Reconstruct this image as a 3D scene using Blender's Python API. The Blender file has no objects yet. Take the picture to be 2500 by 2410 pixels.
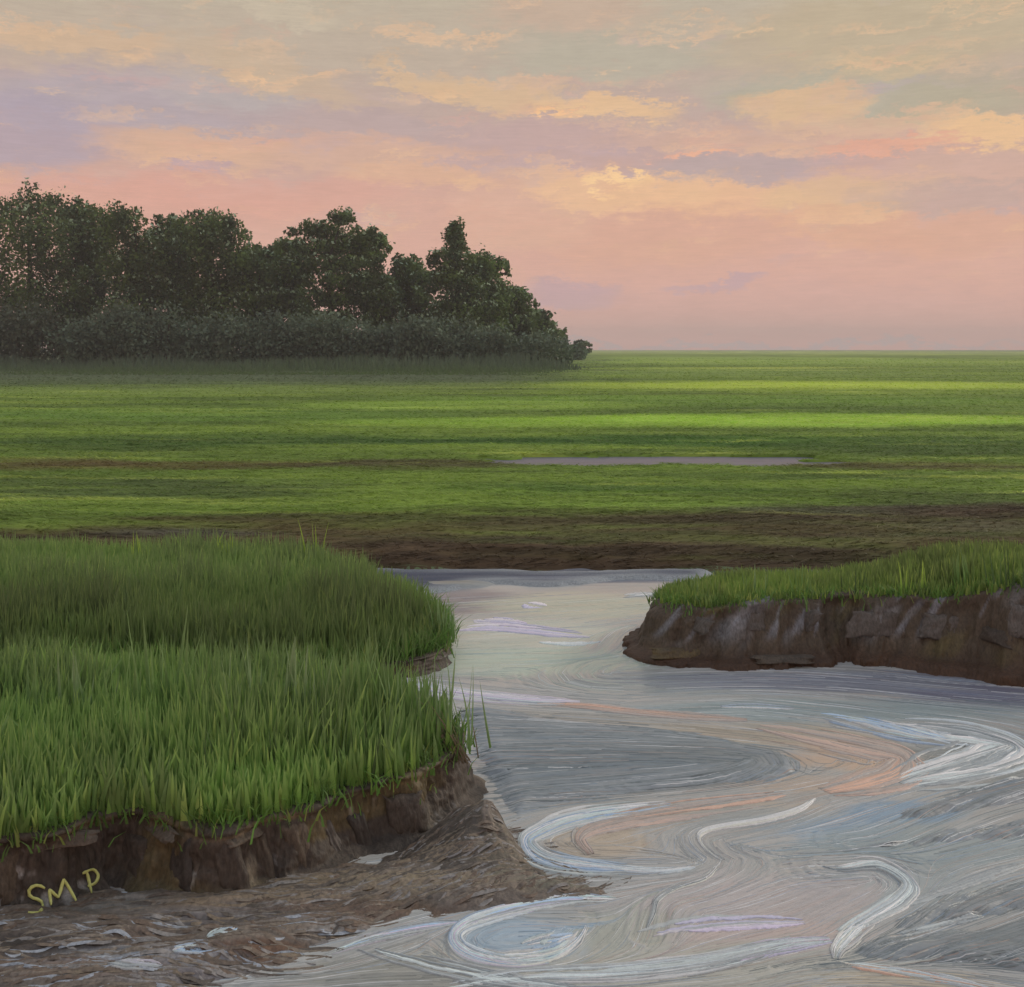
import bpy, math, random
import numpy as np
from mathutils import Vector
from mathutils.bvhtree import BVHTree

random.seed(7)
RNG = np.random.default_rng(7)
SC = bpy.context.scene
COL = SC.collection

# ------------------------------------------------------------------ camera
# all plan drawings below were measured in a 1960 px wide view of the marsh
FPX, CX, HY, CAMZ = 2102.0, 980.0, 668.0, 2.6
cam_d = bpy.data.cameras.new('camera')
cam_d.sensor_width = 36.0
cam_d.lens = 36.0 * FPX / 1960.0
cam_d.shift_y = -276.5 / 1960.0
cam_d.clip_end = 20000
cam = bpy.data.objects.new('camera', cam_d)
COL.objects.link(cam)
cam.location = (0, 0, CAMZ)
cam.rotation_euler = (math.radians(90), 0, 0)
SC.camera = cam

# ------------------------------------------------------------------ colour helpers
LIT = np.array([0.80, 0.73, 0.69])


def lin(c):
    c = np.array(c, float) / 255.0
    return np.where(c <= 0.04045, c / 12.92, ((c + 0.055) / 1.055) ** 2.4)


def A(r, g, b, k=1.0):
    """albedo whose evenly lit look is about sRGB r,g,b"""
    return np.clip(lin((r, g, b)) / LIT * k, 0.004, 0.85)


# ------------------------------------------------------------------ world
W = bpy.data.worlds.new('World')
SC.world = W
W.use_nodes = True
nt = W.node_tree
nt.nodes.clear()
N, Lk = nt.nodes, nt.links


def sock(v, s):
    if isinstance(v, bpy.types.NodeSocket):
        Lk.new(v, s)
    else:
        s.default_value = v


def wm(op, a, b=0.0, c=0.0, clamp=False):
    n = N.new('ShaderNodeMath')
    n.operation = op
    n.use_clamp = clamp
    sock(a, n.inputs[0])
    sock(b, n.inputs[1])
    if len(n.inputs) > 2:
        sock(c, n.inputs[2])
    return n.outputs[0]


def wnoise(x, y, z, detail=4.0, rough=0.55):
    cb = N.new('ShaderNodeCombineXYZ')
    sock(x, cb.inputs[0]); sock(y, cb.inputs[1]); sock(z, cb.inputs[2])
    n = N.new('ShaderNodeTexNoise')
    n.inputs['Scale'].default_value = 1.0
    n.inputs['Detail'].default_value = detail
    n.inputs['Roughness'].default_value = rough
    Lk.new(cb.outputs[0], n.inputs['Vector'])
    return wm('SUBTRACT', n.outputs['Fac'], 0.5)


tc = N.new('ShaderNodeTexCoord')
sep = N.new('ShaderNodeSeparateXYZ')
Lk.new(tc.outputs['Generated'], sep.inputs[0])
az = wm('ARCTAN2', sep.outputs[0], sep.outputs[1])
el = wm('ARCSINE', sep.outputs[2])
# ragged cloud edges: coarse billow, fine wisps, long horizontal drag
n_big = wnoise(wm('MULTIPLY', az, 7), wm('MULTIPLY', el, 16), 1.3, 5.0, 0.6)
n_big2 = wnoise(wm('MULTIPLY', az, 7), wm('MULTIPLY', el, 14), 7.9, 5.0, 0.6)
n_mid = wnoise(wm('MULTIPLY', az, 26), wm('MULTIPLY', el, 110), 3.1, 6.0, 0.65)
n_fine = wnoise(wm('MULTIPLY', az, 45), wm('MULTIPLY', el, 900), 5.7, 5.0, 0.75)
n_rag = wnoise(wm('MULTIPLY', az, 70), wm('MULTIPLY', el, 160), 9.7, 6.0, 0.75)
azd = wm('ADD', az, wm('ADD', wm('MULTIPLY', n_big, 0.14), wm('MULTIPLY', n_rag, 0.08)))
eld = wm('ADD', el, wm('ADD', wm('MULTIPLY', n_big2, 0.050), wm('ADD', wm('MULTIPLY', n_mid, 0.022), wm('MULTIPLY', n_rag, 0.034))))

ramp = N.new('ShaderNodeValToRGB')
ramp.color_ramp.interpolation = 'EASE'


def sk(c):
    c = np.array(c, float)
    l = c @ (0.3, 0.59, 0.11)
    return lin(np.clip(c * 0.96 + l * 0.04 + (2, 1, 0), 0, 255))


def pel(py, px=980):
    return math.atan((HY - py) / FPX * math.cos(math.atan((px - CX) / FPX)))


stops = [(668, (232, 174, 162)), (600, (226, 172, 158)), (500, (222, 170, 152)), (400, (216, 168, 150)),
         (300, (200, 164, 154)), (200, (190, 166, 155)), (100, (189, 172, 153)), (0, (187, 174, 153))]
els = [(pel(p), c) for p, c in stops] + [(0.55, (188, 184, 180)), (0.9, (182, 190, 202)), (1.5, (172, 188, 212))]
rmap = wm('DIVIDE', eld, 1.6, clamp=True)
Lk.new(rmap, ramp.inputs[0])
cr = ramp.color_ramp
while len(cr.elements) > 1:
    cr.elements.remove(cr.elements[-1])
cr.elements[0].position = 0.0
cr.elements[0].color = (*sk(els[0][1]), 1)
for e, c in els[1:]:
    k = cr.elements.new(e / 1.6)
    k.color = (*sk(c), 1)
col = ramp.outputs[0]

CLOUDS = [  # px, py, rx, ry, colour, strength, tilt   (banks of cloud, each at its bearing and height)
    (230, 200, 300, 60, (176, 163, 170), 0.9, 0.0),
    (420, 170, 180, 40, (183, 172, 168), 0.7, 0.0),
    (60, 250, 150, 60, (172, 158, 172), 0.8, 0.0),
    (700, 245, 330, 28, (184, 162, 160), 0.8, 0.05),
    (150, 75, 150, 26, (208, 176, 144), 0.9, 0.0),
    (520, 140, 200, 38, (203, 176, 146), 0.7, 0.25),
    (540, 20, 110, 20, (205, 190, 165), 0.5, 0.1),
    (1080, 20, 180, 40, (200, 168, 146), 0.6, 0.0),
    (1180, 110, 220, 45, (180, 174, 154), 0.7, 0.0),
    (1750, 60, 330, 90, (190, 172, 140), 0.8, 0.0),
    (1650, 190, 300, 45, (178, 172, 150), 0.9, 0.1),
    (1900, 190, 160, 50, (178, 166, 140), 0.8, 0.0),
    (1700, 125, 120, 26, (194, 174, 140), 0.6, 0.0),
    (380, 290, 170, 34, (220, 176, 144), 0.8, 0.0),
    (700, 300, 350, 30, (216, 174, 148), 0.7, 0.04),
    (800, 345, 180, 22, (226, 178, 142), 0.7, 0.05),
    (380, 318, 80, 10, (186, 158, 168), 0.8, 0.0),
    (960, 318, 140, 12, (190, 162, 164), 0.7, 0.03),
    (180, 390, 380, 50, (220, 163, 145), 0.8, 0.0),
    (500, 370, 260, 40, (222, 164, 146), 0.6, 0.0),
    (960, 180, 170, 34, (220, 184, 142), 0.85, 0.15),
    (800, 150, 90, 20, (214, 180, 142), 0.7, 0.45),
    (1180, 205, 110, 22, (232, 190, 142), 0.9, 0.05),
    (1085, 222, 18, 8, (246, 196, 140), 1.0, 0.0),
    (1540, 195, 120, 26, (222, 182, 140), 0.9, 0.0),
    (1640, 235, 180, 26, (218, 178, 146), 0.8, 0.1),
    (1130, 275, 300, 38, (194, 163, 158), 0.85, 0.05),
    (1380, 330, 200, 28, (184, 162, 160), 0.95, 0.0),
    (1400, 270, 240, 26, (212, 172, 148), 0.7, 0.04),
    (1310, 300, 70, 7, (240, 176, 140), 0.9, 0.0),
    (1700, 282, 130, 16, (232, 168, 136), 0.85, 0.05),
    (1900, 262, 100, 26, (234, 190, 140), 1.0, 0.1),
    (1880, 320, 160, 34, (208, 170, 152), 0.7, 0.0),
    (1180, 368, 190, 36, (238, 190, 146), 0.9, 0.12),
    (1190, 350, 60, 14, (252, 208, 150), 1.0, 0.2),
    (1400, 385, 230, 32, (234, 184, 142), 0.85, 0.08),
    (1600, 380, 160, 40, (224, 184, 142), 0.8, 0.0),
    (1850, 370, 160, 30, (194, 164, 154), 0.85, 0.0),
    (1600, 430, 170, 34, (226, 172, 140), 0.85, 0.1),
    (1250, 450, 260, 60, (222, 168, 142), 0.7, 0.0),
    (1840, 440, 180, 40, (220, 168, 142), 0.8, 0.0),
    (1000, 420, 120, 60, (224, 178, 152), 0.6, 0.0),
    (1350, 545, 90, 9, (194, 162, 174), 0.8, -0.12),
    (1080, 560, 120, 34, (196, 162, 170), 0.8, 0.0),
    (1500, 590, 420, 50, (220, 172, 160), 0.5, 0.0),
    (1450, 662, 520, 7, (196, 178, 180), 0.9, 0.0),
]
for (px, py, rx, ry, c, s, tilt) in CLOUDS:
    a0 = math.atan((px - CX) / FPX)
    e0 = pel(py, px)
    ra, re = rx / FPX, ry / FPX
    da = wm('SUBTRACT', azd, a0)
    de = wm('ADD', wm('SUBTRACT', eld, e0), wm('MULTIPLY', da, tilt))
    q = wm('ADD', wm('POWER', wm('ABSOLUTE', wm('DIVIDE', da, ra)), 2.0),
           wm('POWER', wm('ABSOLUTE', wm('DIVIDE', de, re)), 2.0))
    f = wm('MULTIPLY', wm('MULTIPLY', wm('SUBTRACT', 1.35, q), 1.1, clamp=True), s * 0.92)
    mx = N.new('ShaderNodeMix')
    mx.data_type = 'RGBA'
    Lk.new(f, mx.inputs[0])
    Lk.new(col, mx.inputs[6])
    mx.inputs[7].default_value = (*sk(c), 1)
    col = mx.outputs[2]
# scattered smaller scraps of peach and lilac cloud at every bearing
for (fa, fe, sd_, colr, thr, st_) in ((9, 48, 21.3, (236, 190, 146), 0.07, 0.55), (6, 40, 33.3, (186, 162, 172), 0.09, 0.50),
                                      (16, 80, 47.7, (240, 196, 150), 0.12, 0.6), (5, 30, 57.1, (228, 166, 142), 0.08, 0.45)):
    nn_ = wnoise(wm('MULTIPLY', azd, fa), wm('MULTIPLY', eld, fe), sd_, 5.0, 0.62)
    win = wm('MULTIPLY', wm('MULTIPLY', wm('SUBTRACT', el, 0.035), 14, clamp=True), wm('MULTIPLY', wm('SUBTRACT', 0.75, el), 3, clamp=True))
    f = wm('MULTIPLY', wm('MULTIPLY', wm('MULTIPLY', wm('SUBTRACT', nn_, thr), 8, clamp=True), st_), win)
    mx = N.new('ShaderNodeMix')
    mx.data_type = 'RGBA'
    Lk.new(f, mx.inputs[0])
    Lk.new(col, mx.inputs[6])
    mx.inputs[7].default_value = (*sk(colr), 1)
    col = mx.outputs[2]
# wispy brightness grain
grain = wm('ADD', 1.0, wm('ADD', wm('MULTIPLY', n_fine, 0.26), wm('ADD', wm('MULTIPLY', n_mid, 0.22), wm('MULTIPLY', n_rag, 0.14))))
vm = N.new('ShaderNodeVectorMath')
vm.operation = 'SCALE'
Lk.new(col, vm.inputs[0])
Lk.new(grain, vm.inputs['Scale'])
SUN_AZ, SUN_EL = math.radians(62), math.radians(24)
sky = N.new('ShaderNodeTexSky')
sky.sky_type = 'NISHITA'
sky.sun_disc = False
sky.sun_elevation = SUN_EL
sky.sun_rotation = SUN_AZ
bg1 = N.new('ShaderNodeBackground')
bg1.inputs[1].default_value = 1.0
Lk.new(vm.outputs[0], bg1.inputs[0])
bg2 = N.new('ShaderNodeBackground')
bg2.inputs[1].default_value = 0.004
Lk.new(sky.outputs[0], bg2.inputs[0])
ads = N.new('ShaderNodeAddShader')
Lk.new(bg1.outputs[0], ads.inputs[0])
Lk.new(bg2.outputs[0], ads.inputs[1])
wo = N.new('ShaderNodeOutputWorld')
Lk.new(ads.outputs[0], wo.inputs[0])
W.cycles.sampling_method = 'MANUAL'
W.cycles.sample_map_resolution = 512

sun_d = bpy.data.lights.new('sun', 'SUN')
sun_d.energy = 1.5
sun_d.angle = math.radians(12)
sun_d.color = (1.0, 0.90, 0.76)
sun = bpy.data.objects.new('sun', sun_d)
COL.objects.link(sun)
sd_ = Vector((math.sin(SUN_AZ) * math.cos(SUN_EL), math.cos(SUN_AZ) * math.cos(SUN_EL), math.sin(SUN_EL)))
sun.rotation_euler = sd_.to_track_quat('Z', 'Y').to_euler()
SC.view_settings.view_transform = 'Standard'
SC.view_settings.look = 'None'
SC.view_settings.exposure = 0.0
SC.view_settings.gamma = 1.0
SC.view_settings.use_curve_mapping = False


# ------------------------------------------------------------------ numpy helpers
def hash2(ix, iy, seed):
    h = (ix.astype(np.int64) * 374761393 + iy.astype(np.int64) * 668265263 + seed * 974634777) & 0xFFFFFFFF
    h = ((h ^ (h >> 13)) * 1274126177) & 0xFFFFFFFF
    h = h ^ (h >> 16)
    return (h & 0xFFFF) / 32767.5 - 1.0


def vn(x, y, seed=0):
    x = np.asarray(x, float); y = np.asarray(y, float)
    ix, iy = np.floor(x), np.floor(y)
    fx, fy = x - ix, y - iy
    ux, uy = fx * fx * (3 - 2 * fx), fy * fy * (3 - 2 * fy)
    a = hash2(ix, iy, seed); b = hash2(ix + 1, iy, seed)
    c = hash2(ix, iy + 1, seed); d = hash2(ix + 1, iy + 1, seed)
    return (a * (1 - ux) + b * ux) * (1 - uy) + (c * (1 - ux) + d * ux) * uy


def fbm(x, y, seed=0, octv=4, gain=0.5):
    s = 0; a = 1; t = 0
    for i in range(octv):
        s = s + a * vn(x * 2 ** i, y * 2 ** i, seed + i * 17)
        t += a; a *= gain
    return s / t


def sstep(a, b, x):
    t = np.clip((x - a) / (b - a), 0, 1)
    return t * t * (3 - 2 * t)


def P(px, py, z=0.0):
    D = (CAMZ - z) * FPX / (py - HY)
    return ((px - CX) / FPX * D, D)


def PL(pts, z=0.0):
    return np.array([P(a, b, z) for a, b in pts])


def smooth_curve(pts, n, closed=False):
    pts = np.asarray(pts, float)
    if closed:
        q = np.vstack([pts[-1], pts, pts[0], pts[1]])
    else:
        q = np.vstack([2 * pts[0] - pts[1], pts, 2 * pts[-1] - pts[-2]])
    m = len(q) - 3
    t = np.linspace(0, m, n * 4, endpoint=not closed)
    i = np.minimum(t.astype(int), m - 1)
    f = (t - i)[:, None]
    p0, p1, p2, p3 = q[i], q[i + 1], q[i + 2], q[i + 3]
    c = 0.5 * ((2 * p1) + (-p0 + p2) * f + (2 * p0 - 5 * p1 + 4 * p2 - p3) * f ** 2 + (-p0 + 3 * p1 - 3 * p2 + p3) * f ** 3)
    cc = np.vstack([c, c[:1]]) if closed else c
    L = np.concatenate([[0], np.cumsum(np.linalg.norm(np.diff(cc, axis=0), axis=1))])
    s = np.linspace(0, L[-1], n, endpoint=not closed)
    return np.stack([np.interp(s, L, cc[:, k]) for k in range(cc.shape[1])], 1)


def near_poly(X, Y, poly, closed=False):
    """distance, signed side and arclength to a polyline"""
    best = np.full(X.shape, 1e9); side = np.zeros(X.shape); arc = np.zeros(X.shape)
    pts = np.vstack([poly, poly[:1]]) if closed else poly
    s = 0.0
    for a, b in zip(pts[:-1], pts[1:]):
        d = b - a
        L2 = d @ d
        if L2 < 1e-12:
            continue
        rx, ry = X - a[0], Y - a[1]
        t = np.clip((rx * d[0] + ry * d[1]) / L2, 0, 1)
        ex, ey = rx - t * d[0], ry - t * d[1]
        dd = ex * ex + ey * ey
        m = dd < best
        best = np.where(m, dd, best)
        side = np.where(m, np.sign(d[0] * ry - d[1] * rx), side)
        L = math.sqrt(L2)
        arc = np.where(m, s + t * L, arc)
        s += L
    return np.sqrt(best), side, arc


def inside(X, Y, poly):
    c = np.zeros(X.shape, bool)
    n = len(poly)
    j = n - 1
    for i in range(n):
        xi, yi = poly[i]; xj, yj = poly[j]
        if yi != yj:
            c ^= ((yi > Y) != (yj > Y)) & (X < (xj - xi) * (Y - yi) / (yj - yi) + xi)
        j = i
    return c


def sdist(X, Y, poly):
    d, _, _ = near_poly(X, Y, poly, True)
    return np.where(inside(X, Y, poly), d, -d)


def mesh_obj(name, V, F, mat, colr=None, parent=None, smooth=True):
    V = np.asarray(V, np.float32); F = np.asarray(F, np.int32)
    me = bpy.data.meshes.new(name)
    k = F.shape[1]
    me.vertices.add(len(V)); me.vertices.foreach_set('co', V.ravel())
    me.loops.add(F.size); me.loops.foreach_set('vertex_index', F.ravel())
    me.polygons.add(len(F))
    me.polygons.foreach_set('loop_start', np.arange(0, F.size, k, dtype=np.int32))
    me.polygons.foreach_set('loop_total', np.full(len(F), k, np.int32))
    me.polygons.foreach_set('use_smooth', np.full(len(F), smooth, bool))
    me.update(calc_edges=True)
    if colr is not None:
        at = me.color_attributes.new('tint', 'FLOAT_COLOR', 'POINT')
        c4 = np.ones((len(V), 4), np.float32)
        c4[:, :3] = np.clip(colr, 0.002, 0.9)
        at.data.foreach_set('color', c4.ravel())
    me.materials.append(mat)
    ob = bpy.data.objects.new(name, me)
    COL.objects.link(ob)
    if parent is not None:
        ob.parent = parent
    return ob


def grid_faces(nu, nv, closed_u=False):
    i = np.arange(nu if closed_u else nu - 1)
    j = np.arange(nv - 1)
    I, J = np.meshgrid(i, j, indexing='ij')
    I2 = (I + 1) % nu
    return np.stack([I * nv + J, I2 * nv + J, I2 * nv + J + 1, I * nv + J + 1], -1).reshape(-1, 4)


def tag(o, label=None, cat=None, group=None, kind=None):
    if label: o['label'] = label
    if cat: o['category'] = cat
    if group: o['group'] = group
    if kind: o['kind'] = kind
    return o


def empty(name, loc):
    o = bpy.data.objects.new(name, None)
    o.location = loc
    o.empty_display_size = 0.1
    COL.objects.link(o)
    return o


# ------------------------------------------------------------------ materials
def material(name, rough=0.7, spec=0.4, bump=0.0, bscale=(30, 30, 30), vary=0.25, transl=0.0, coat=0.0, fine=0.0):
    m = bpy.data.materials.new(name)
    m.use_nodes = True
    t = m.node_tree
    t.nodes.clear()
    out = t.nodes.new('ShaderNodeOutputMaterial')
    b = t.nodes.new('ShaderNodeBsdfPrincipled')
    b.inputs['Roughness'].default_value = rough
    b.inputs['Specular IOR Level'].default_value = spec
    b.inputs['Coat Weight'].default_value = coat
    b.inputs['Coat Roughness'].default_value = 0.12
    at = t.nodes.new('ShaderNodeAttribute')
    at.attribute_name = 'tint'
    tcn = t.nodes.new('ShaderNodeTexCoord')
    mp = t.nodes.new('ShaderNodeMapping')
    mp.inputs['Scale'].default_value = bscale
    t.links.new(tcn.outputs['Object'], mp.inputs[0])
    nz = t.nodes.new('ShaderNodeTexNoise')
    nz.inputs['Scale'].default_value = 1.0
    nz.inputs['Detail'].default_value = 5.0
    nz.inputs['Roughness'].default_value = 0.6
    t.links.new(mp.outputs[0], nz.inputs['Vector'])
    mr = t.nodes.new('ShaderNodeMapRange')
    mr.inputs[1].default_value = 0.3
    mr.inputs[2].default_value = 0.7
    mr.inputs[3].default_value = 1 - vary
    mr.inputs[4].default_value = 1 + vary
    t.links.new(nz.outputs['Fac'], mr.inputs[0])
    sc = t.nodes.new('ShaderNodeVectorMath')
    sc.operation = 'SCALE'
    t.links.new(at.outputs['Color'], sc.inputs[0])
    t.links.new(mr.outputs[0], sc.inputs['Scale'])
    t.links.new(sc.outputs[0], b.inputs['Base Color'])
    if bump:
        bp = t.nodes.new('ShaderNodeBump')
        bp.inputs['Strength'].default_value = 1.0
        bp.inputs['Distance'].default_value = bump
        t.links.new(nz.outputs['Fac'], bp.inputs['Height'])
        t.links.new(bp.outputs[0], b.inputs['Normal'])
    sh = b.outputs[0]
    if transl:
        tr = t.nodes.new('ShaderNodeBsdfTranslucent')
        t.links.new(sc.outputs[0], tr.inputs[0])
        mx = t.nodes.new('ShaderNodeMixShader')
        mx.inputs[0].default_value = transl
        t.links.new(sh, mx.inputs[1])
        t.links.new(tr.outputs[0], mx.inputs[2])
        sh = mx.outputs[0]
    t.links.new(sh, out.inputs[0])
    return m


M_MUD = material('wet_mud', 0.5, 0.45, 0.006, (45, 45, 45), 0.35)
M_BANK = material('bank_peat', 0.62, 0.4, 0.008, (60, 60, 26), 0.4)
M_WATER = material('silty_water', 0.22, 0.5, 0.0012, (30, 60, 30), 0.05, coat=0.0)
M_FLAT = material('mud_flat_silt', 0.38, 0.5, 0.002, (14, 60, 30), 0.12)
M_GLINT_SILT = material('glint_silt', 0.45, 0.4, 0.002, (60, 60, 60), 0.08)
M_GRASS = material('grass_blade', 0.55, 0.35, 0.0, (9, 9, 9), 0.15, transl=0.35)
M_MARSH = material('marsh_turf', 0.9, 0.15, 0.02, (0.35, 4.0, 4.0), 0.22)
M_LEAF = material('tree_leaf', 0.7, 0.25, 0.0, (0.4, 0.4, 0.4), 0.25, transl=0.2)
M_BARK = material('bark', 0.85, 0.2, 0.0, (1, 1, 1), 0.3)
M_PAINT = material('pale_paint', 0.5, 0.4, 0.001, (90, 90, 90), 0.15)

# ------------------------------------------------------------------ plan of the place
ZL, ZR, ZB = 0.33, 0.50, 0.14
front_top = PL([(-260, 1640), (0, 1605), (110, 1592), (195, 1552), (320, 1556), (420, 1577), (520, 1545), (600, 1532),
                (655, 1505), (740, 1490), (800, 1468), (862, 1428)], ZL)
LOBE_F = np.vstack([front_top, PL([(880, 1395), (835, 1375), (740, 1352), (600, 1330), (420, 1318), (240, 1310),
                                   (60, 1305), (-160, 1300)], ZL), [[-6.0, 7.5], [-6.0, 4.6]]])
LOBE_B = np.vstack([PL([(-160, 1275), (120, 1272), (400, 1280), (600, 1284), (740, 1268), (845, 1235), (842, 1175),
                        (765, 1135), (690, 1110), (630, 1092), (560, 1080), (300, 1075), (0, 1072)], ZB),
                    [[-7.5, 11.6], [-7.5, 8.2]]])
def PD(px, D):
    return ((px - CX) / FPX * D, D)


LOBE_R = np.array([PD(1262, 9.45), PD(1300, 9.27), PD(1400, 9.13), PD(1500, 9.22), PD(1600, 9.38), PD(1690, 9.25), PD(1760, 9.09),
                   PD(1860, 8.9), PD(1960, 8.72), PD(2200, 8.6), (9.0, 8.7), (9.0, 11.0), (6.0, 10.8), (4.6, 10.7), (3.2, 10.8),
                   (2.2, 10.7), (1.6, 10.4), PD(1262, 9.9)])
LOBES = [LOBE_F, LOBE_B, LOBE_R]
LOBES_S = [smooth_curve(l, 90, True) for l in LOBES]


def ztop_R(x, y=9.2):
    return -0.09 * np.clip(y - 9.3, 0, 1.5) + 0.45 + 0.05 * sstep(1.5, 2.2, x) + 0.06 * sstep(2.9, 3.5, x) + 0.18 * sstep(3.4, 4.2, x)


# flow guides along the creek
GUIDES_PX = [
    [(700, 1108), (1000, 1105), (1300, 1105)],
    [(1260, 1140), (1080, 1152), (860, 1165)], [(1200, 1198), (1020, 1212), (860, 1222)], [(1160, 1258), (1000, 1262), (700, 1270)],
    [(1190, 1200), (1150, 1250), (1100, 1290), (1180, 1310), (1500, 1305), (1990, 1345)],
    [(640, 1300), (880, 1335), (1060, 1350), (1200, 1358), (1400, 1352), (1560, 1365), (1700, 1383), (1850, 1400),
     (1950, 1432), (1900, 1458), (1800, 1483), (1700, 1510)],
    [(900, 1360), (1200, 1378), (1450, 1400), (1640, 1430), (1710, 1455), (1690, 1488), (1600, 1512), (1400, 1538),
     (1250, 1550)],
    [(950, 1440), (1200, 1440), (1450, 1455), (1400, 1490), (1200, 1512), (980, 1530)],
    [(1500, 1520), (1300, 1540), (1150, 1553), (1060, 1578), (1010, 1602), (1022, 1632), (1110, 1660), (1290, 1668)],
    [(1560, 1530), (1500, 1560), (1400, 1582), (1340, 1602), (1352, 1632), (1375, 1652), (1320, 1690), (1258, 1722),
     (1240, 1790)],
    [(1590, 1655), (1680, 1655), (1742, 1692), (1722, 1730), (1640, 1772), (1600, 1822), (1500, 1850)],
    [(2000, 1500), (1850, 1540), (1700, 1600), (1640, 1612)],
    [(2000, 1640), (1850, 1680), (1740, 1740), (1650, 1800)],
    [(2000, 1740), (1850, 1790), (1700, 1830), (1600, 1850)],
    [(640, 1830), (800, 1775), (960, 1742), (1130, 1712), (1300, 1690)],
    [(1095, 1755), (960, 1748), (885, 1785), (890, 1825), (970, 1848), (1070, 1830), (1110, 1795)],
    [(500, 1900), (800, 1885), (1100, 1870), (1400, 1845), (1600, 1800)],
    [(1600, 1845), (1700, 1862), (1830, 1880), (1950, 1900)],
    [(0, 1790), (250, 1770), (500, 1760), (760, 1720), (1000, 1690)],
    [(0, 1880), (250, 1860), (500, 1830), (700, 1800)],
]
GUIDES = [smooth_curve(PL(g), 34) for g in GUIDES_PX]


def streak(X, Y):
    """bristle-like value that runs along the flow"""
    num = np.zeros(X.shape); den = np.zeros(X.shape) + 1e-9
    for k, g in enumerate(GUIDES):
        d, s, a = near_poly(X, Y, g)
        w = 1.0 / (d * d + 0.012) ** 2
        sd = d * s
        v = 0.4 * vn(a * 1.1 + 3, sd * 14, k * 9 + 1) + 0.4 * sstep(14, 8, Y) * vn(a * 1.9, sd * 31, k * 9 + 2) + 0.42 * sstep(8.0, 5.2, Y) * vn(a * 3.3 + 0.3 * vn(a * 9, sd * 9, 4), sd * 62, k * 9 + 3)
        num += w * v; den += w
    return num / den * 1.35


def blobs(X, Y, base, lst, jit=None, z=0.0):
    """colour patches: ellipses on the ground, ragged by jit"""
    c = np.tile(np.asarray(base, float), (X.size, 1)).reshape(*X.shape, 3)
    for (px, py, rx, ry, colr, s) in lst:
        cx, cy = P(px, py, z)
        sx = rx / FPX * cy
        y0 = P(px, py + ry, z)[1]; y1 = P(px, max(py - ry, HY + 2), z)[1]
        sy = np.where(Y < cy, cy - y0, y1 - cy)
        q = ((X - cx) / sx) ** 2 + ((Y - cy) / sy) ** 2
        if jit is not None:
            q = q + jit * 0.9
        f = (s * sstep(1.5, 0.35, q))[..., None]
        c = c * (1 - f) + np.asarray(colr) * f
    return c


# ------------------------------------------------------------------ water
def fan(t0, t1, nt_, ys):
    t = np.linspace(t0, t1, nt_)
    Y = np.repeat(ys[None, :], nt_, 0)
    X = t[:, None] * Y
    return X, Y


ys = [3.7]
while ys[-1] < 13.6:
    ys.append(ys[-1] + max(0.0085, 0.0085 * (ys[-1] / 4.6) ** 1.8))
ys = np.array(ys)
t_mid = np.linspace(-0.52, 0.52, 760)
t_all = np.concatenate([np.linspace(-1.1, -0.53, 40), t_mid, np.linspace(0.53, 1.1, 40)])
Y = np.repeat(ys[None, :], len(t_all), 0)
X = t_all[:, None] * Y
ST = streak(X, Y)
WATER_BLOBS = [  # silt tones, with peach and blue sky reflections painted in
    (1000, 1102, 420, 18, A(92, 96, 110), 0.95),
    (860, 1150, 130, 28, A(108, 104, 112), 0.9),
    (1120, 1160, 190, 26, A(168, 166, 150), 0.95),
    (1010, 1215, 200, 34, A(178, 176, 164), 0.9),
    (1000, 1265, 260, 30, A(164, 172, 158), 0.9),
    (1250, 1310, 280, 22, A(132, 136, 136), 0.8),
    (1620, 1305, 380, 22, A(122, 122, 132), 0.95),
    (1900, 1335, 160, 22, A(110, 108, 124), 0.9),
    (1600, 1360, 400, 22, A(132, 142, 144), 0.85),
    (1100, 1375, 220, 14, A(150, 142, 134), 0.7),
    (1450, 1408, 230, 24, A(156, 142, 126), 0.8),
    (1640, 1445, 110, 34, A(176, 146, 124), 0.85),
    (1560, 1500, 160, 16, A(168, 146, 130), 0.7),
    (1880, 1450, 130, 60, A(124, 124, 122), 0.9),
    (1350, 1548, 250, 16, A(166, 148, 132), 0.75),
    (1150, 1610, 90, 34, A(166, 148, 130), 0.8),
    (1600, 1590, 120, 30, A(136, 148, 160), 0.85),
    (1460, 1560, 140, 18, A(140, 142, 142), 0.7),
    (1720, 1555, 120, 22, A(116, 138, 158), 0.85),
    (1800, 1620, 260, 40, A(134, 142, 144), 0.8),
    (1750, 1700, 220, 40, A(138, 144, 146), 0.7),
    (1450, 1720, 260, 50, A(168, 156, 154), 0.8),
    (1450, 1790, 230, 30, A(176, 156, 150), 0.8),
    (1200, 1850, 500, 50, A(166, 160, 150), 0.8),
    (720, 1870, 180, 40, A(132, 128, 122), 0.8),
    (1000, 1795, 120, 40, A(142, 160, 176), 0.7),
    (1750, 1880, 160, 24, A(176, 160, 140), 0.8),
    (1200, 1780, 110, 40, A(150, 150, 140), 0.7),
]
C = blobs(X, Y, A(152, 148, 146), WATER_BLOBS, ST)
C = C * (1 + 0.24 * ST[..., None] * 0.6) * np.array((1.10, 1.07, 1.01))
amp = 0.005 * np.clip(Y / 5.0, 1, 1.6)
Z = amp * ST + 0.003 * fbm(X * 3, Y * 6, 5, 3)
V = np.stack([X, Y, Z], -1).reshape(-1, 3)
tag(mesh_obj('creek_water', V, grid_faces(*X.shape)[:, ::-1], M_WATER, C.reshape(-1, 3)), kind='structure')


# ------------------------------------------------------------------ mud flats beside the channel
FLATS = []


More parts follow.
